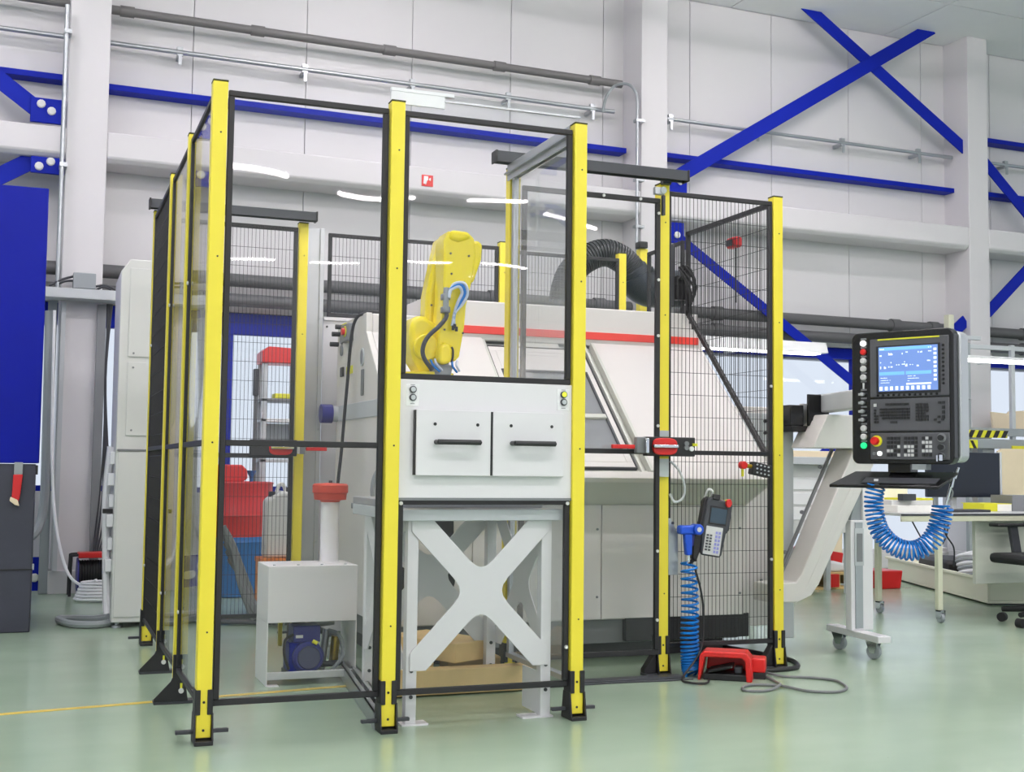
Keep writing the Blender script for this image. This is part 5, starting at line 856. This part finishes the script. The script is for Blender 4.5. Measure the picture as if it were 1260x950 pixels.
tag(G().box(4.45, 5.15, 3.50, 3.53, 1.01, 1.055).build('wood_batten', 'ply', bevel=0.003), 'pale wooden batten lying on the trestle behind the conveyor', 'wood')
t = thing('trestle', 'white trestle cabinet behind the conveyor under the batten', 'cabinet', (4.8, 3.55, 0)); T(G().box(4.40, 5.20, 3.48, 3.95, 0.955, 1.01), 'top', 'ltgrey', bevel=0.004); T(G().box(4.42, 5.18, 3.58, 3.93, 0.45, 0.955), 'body', 'ltwhite', bevel=0.004)
for x in (4.45, 5.12): T(G().box(x, x+0.04, 3.6, 3.64, 0.0, 0.45), 'leg', 'ltgrey'); T(G().box(x, x+0.04, 3.86, 3.9, 0.0, 0.45), 'leg', 'ltgrey')
for z in (0.55, 0.66, 0.77): T(G().box(4.45, 5.15, 3.572, 3.58, z, z+0.09), 'drawer', 'white', bevel=0.003)
for x, h, m, lab in ((6.02, 0.60, 'ply', 'left plywood strip leaning below the window under the bench'), (6.32, 0.62, 'ply', 'right plywood strip leaning below the window under the bench'), (6.16, 0.55, 'hydr', 'grey sheet leaning between the two plywood strips')): tag(W().prism([(x, 0.0), (x+0.10, 0.0), (x+0.12, h), (x+0.02, h)], 'y', 5.0, 5.03).build('leaning_strip', m, bevel=0.002), lab, 'board')
# hanging lamps on the right
t = thing('work_light', 'white trough lamp under the dark pipes right of the cage', 'light', XW @ Vector((5.3, 4.4, 1.9))); T(W().prism([(4.33, 1.895), (4.50, 1.895), (4.47, 1.975), (4.36, 1.985)], 'x', 4.6, 5.78), 'reflector', 'white', bevel=0.004); T(W().box(4.62, 5.72, 4.36, 4.47, 1.884, 1.896), 'tube', emis('lamp glow', (255, 255, 252), 3.0)); T(W().box(5.38, 5.41, 4.41, 5.32, 1.955, 1.975).box(4.8, 4.83, 4.41, 5.32, 1.955, 1.975), 'wall_arm', 'ltwhite')
t = thing('work_light', 'bright tube lamp over the striped steel shelf', 'light', (7.0, 4.0, 1.85)); T(G().box(6.62, 7.56, 4.20, 4.27, 1.88, 1.905), 'housing', 'white', bevel=0.003); T(G().cyl((6.64, 4.235, 1.865), (7.54, 4.235, 1.865), 0.016, n=12), 'tube', emis('lamp glow bright', (255, 255, 252), 4.0)); T(G().box(6.8, 6.82, 4.235, 4.78, 1.89, 1.90).box(7.4, 7.42, 4.235, 4.78, 1.89, 1.90), 'support_arm', 'ltgrey')
# office chair
t = thing('office_chair', 'black office chair at the right edge of the picture', 'chair', (5.2, 1.60, 0))
T(G().cyl((5.17, 1.68, 0.10), (5.17, 1.68, 0.36), 0.022, n=14), 'column', 'dkgrey'); T(G().box(4.90, 5.39, 1.40, 1.88, 0.365, 0.425), 'seat', 'rubber', bevel=0.025, seg=3)
T(G().prism([(5.40, 0.50), (5.47, 0.50), (5.56, 0.98), (5.50, 0.98)], 'y', 1.38, 1.82), 'backrest', 'rubber', bevel=0.02, seg=3); T(G().box(5.40, 5.45, 1.55, 1.65, 0.38, 0.60), 'back_bracket', 'dkgrey')
for y in (1.37, 1.90):
    T(G().box(4.96, 5.25, y-0.04, y+0.04, 0.58, 0.60), 'armrest', 'rubber', bevel=0.008, seg=3); T(G().prism([(5.12, 0.37), (5.18, 0.37), (5.14, 0.59), (5.08, 0.59)], 'y', y-0.014, y+0.014), 'arm_post', 'dkgrey', bevel=0.004); T(G().box(5.12, 5.18, min(y, 1.65), max(y, 1.65), 0.35, 0.366), 'arm_bar', 'dkgrey')
for k in range(5):
    a = math.radians(120+72*k); c, s_ = math.cos(a), math.sin(a)
    l = T(G().cyl((5.17, 1.68, 0.105), (5.17+0.27*c, 1.68+0.27*s_, 0.075), 0.025, 0.016, n=10), 'base_leg', 'rubber'); T(G().cyl((5.17+0.27*c-0.02*s_, 1.68+0.27*s_+0.02*c, 0.028), (5.17+0.27*c+0.02*s_, 1.68+0.27*s_-0.02*c, 0.028), 0.028, n=14), 'caster', 'rubber', l)
# red safety sign on the ledge beam
t = thing('fire_sign', 'small red square fire-hose sign with white symbol on the ledge', 'sign', XW @ Vector((2.42, 4.98, 3.12)))
T(W().box(2.385, 2.478, 4.983, 4.989, 3.115, 3.205), 'plate', 'red', smooth=False); T(W().prism([(2.398, 3.135), (2.420, 3.13), (2.428, 3.16), (2.437, 3.165), (2.436, 3.195), (2.402, 3.195)], 'y', 4.980, 4.983), 'symbol', 'white', smooth=False); T(W().prism([(2.445, 3.165), (2.458, 3.16), (2.458, 3.185), (2.445, 3.178)], 'y', 4.980, 4.983), 'symbol', 'white', smooth=False)
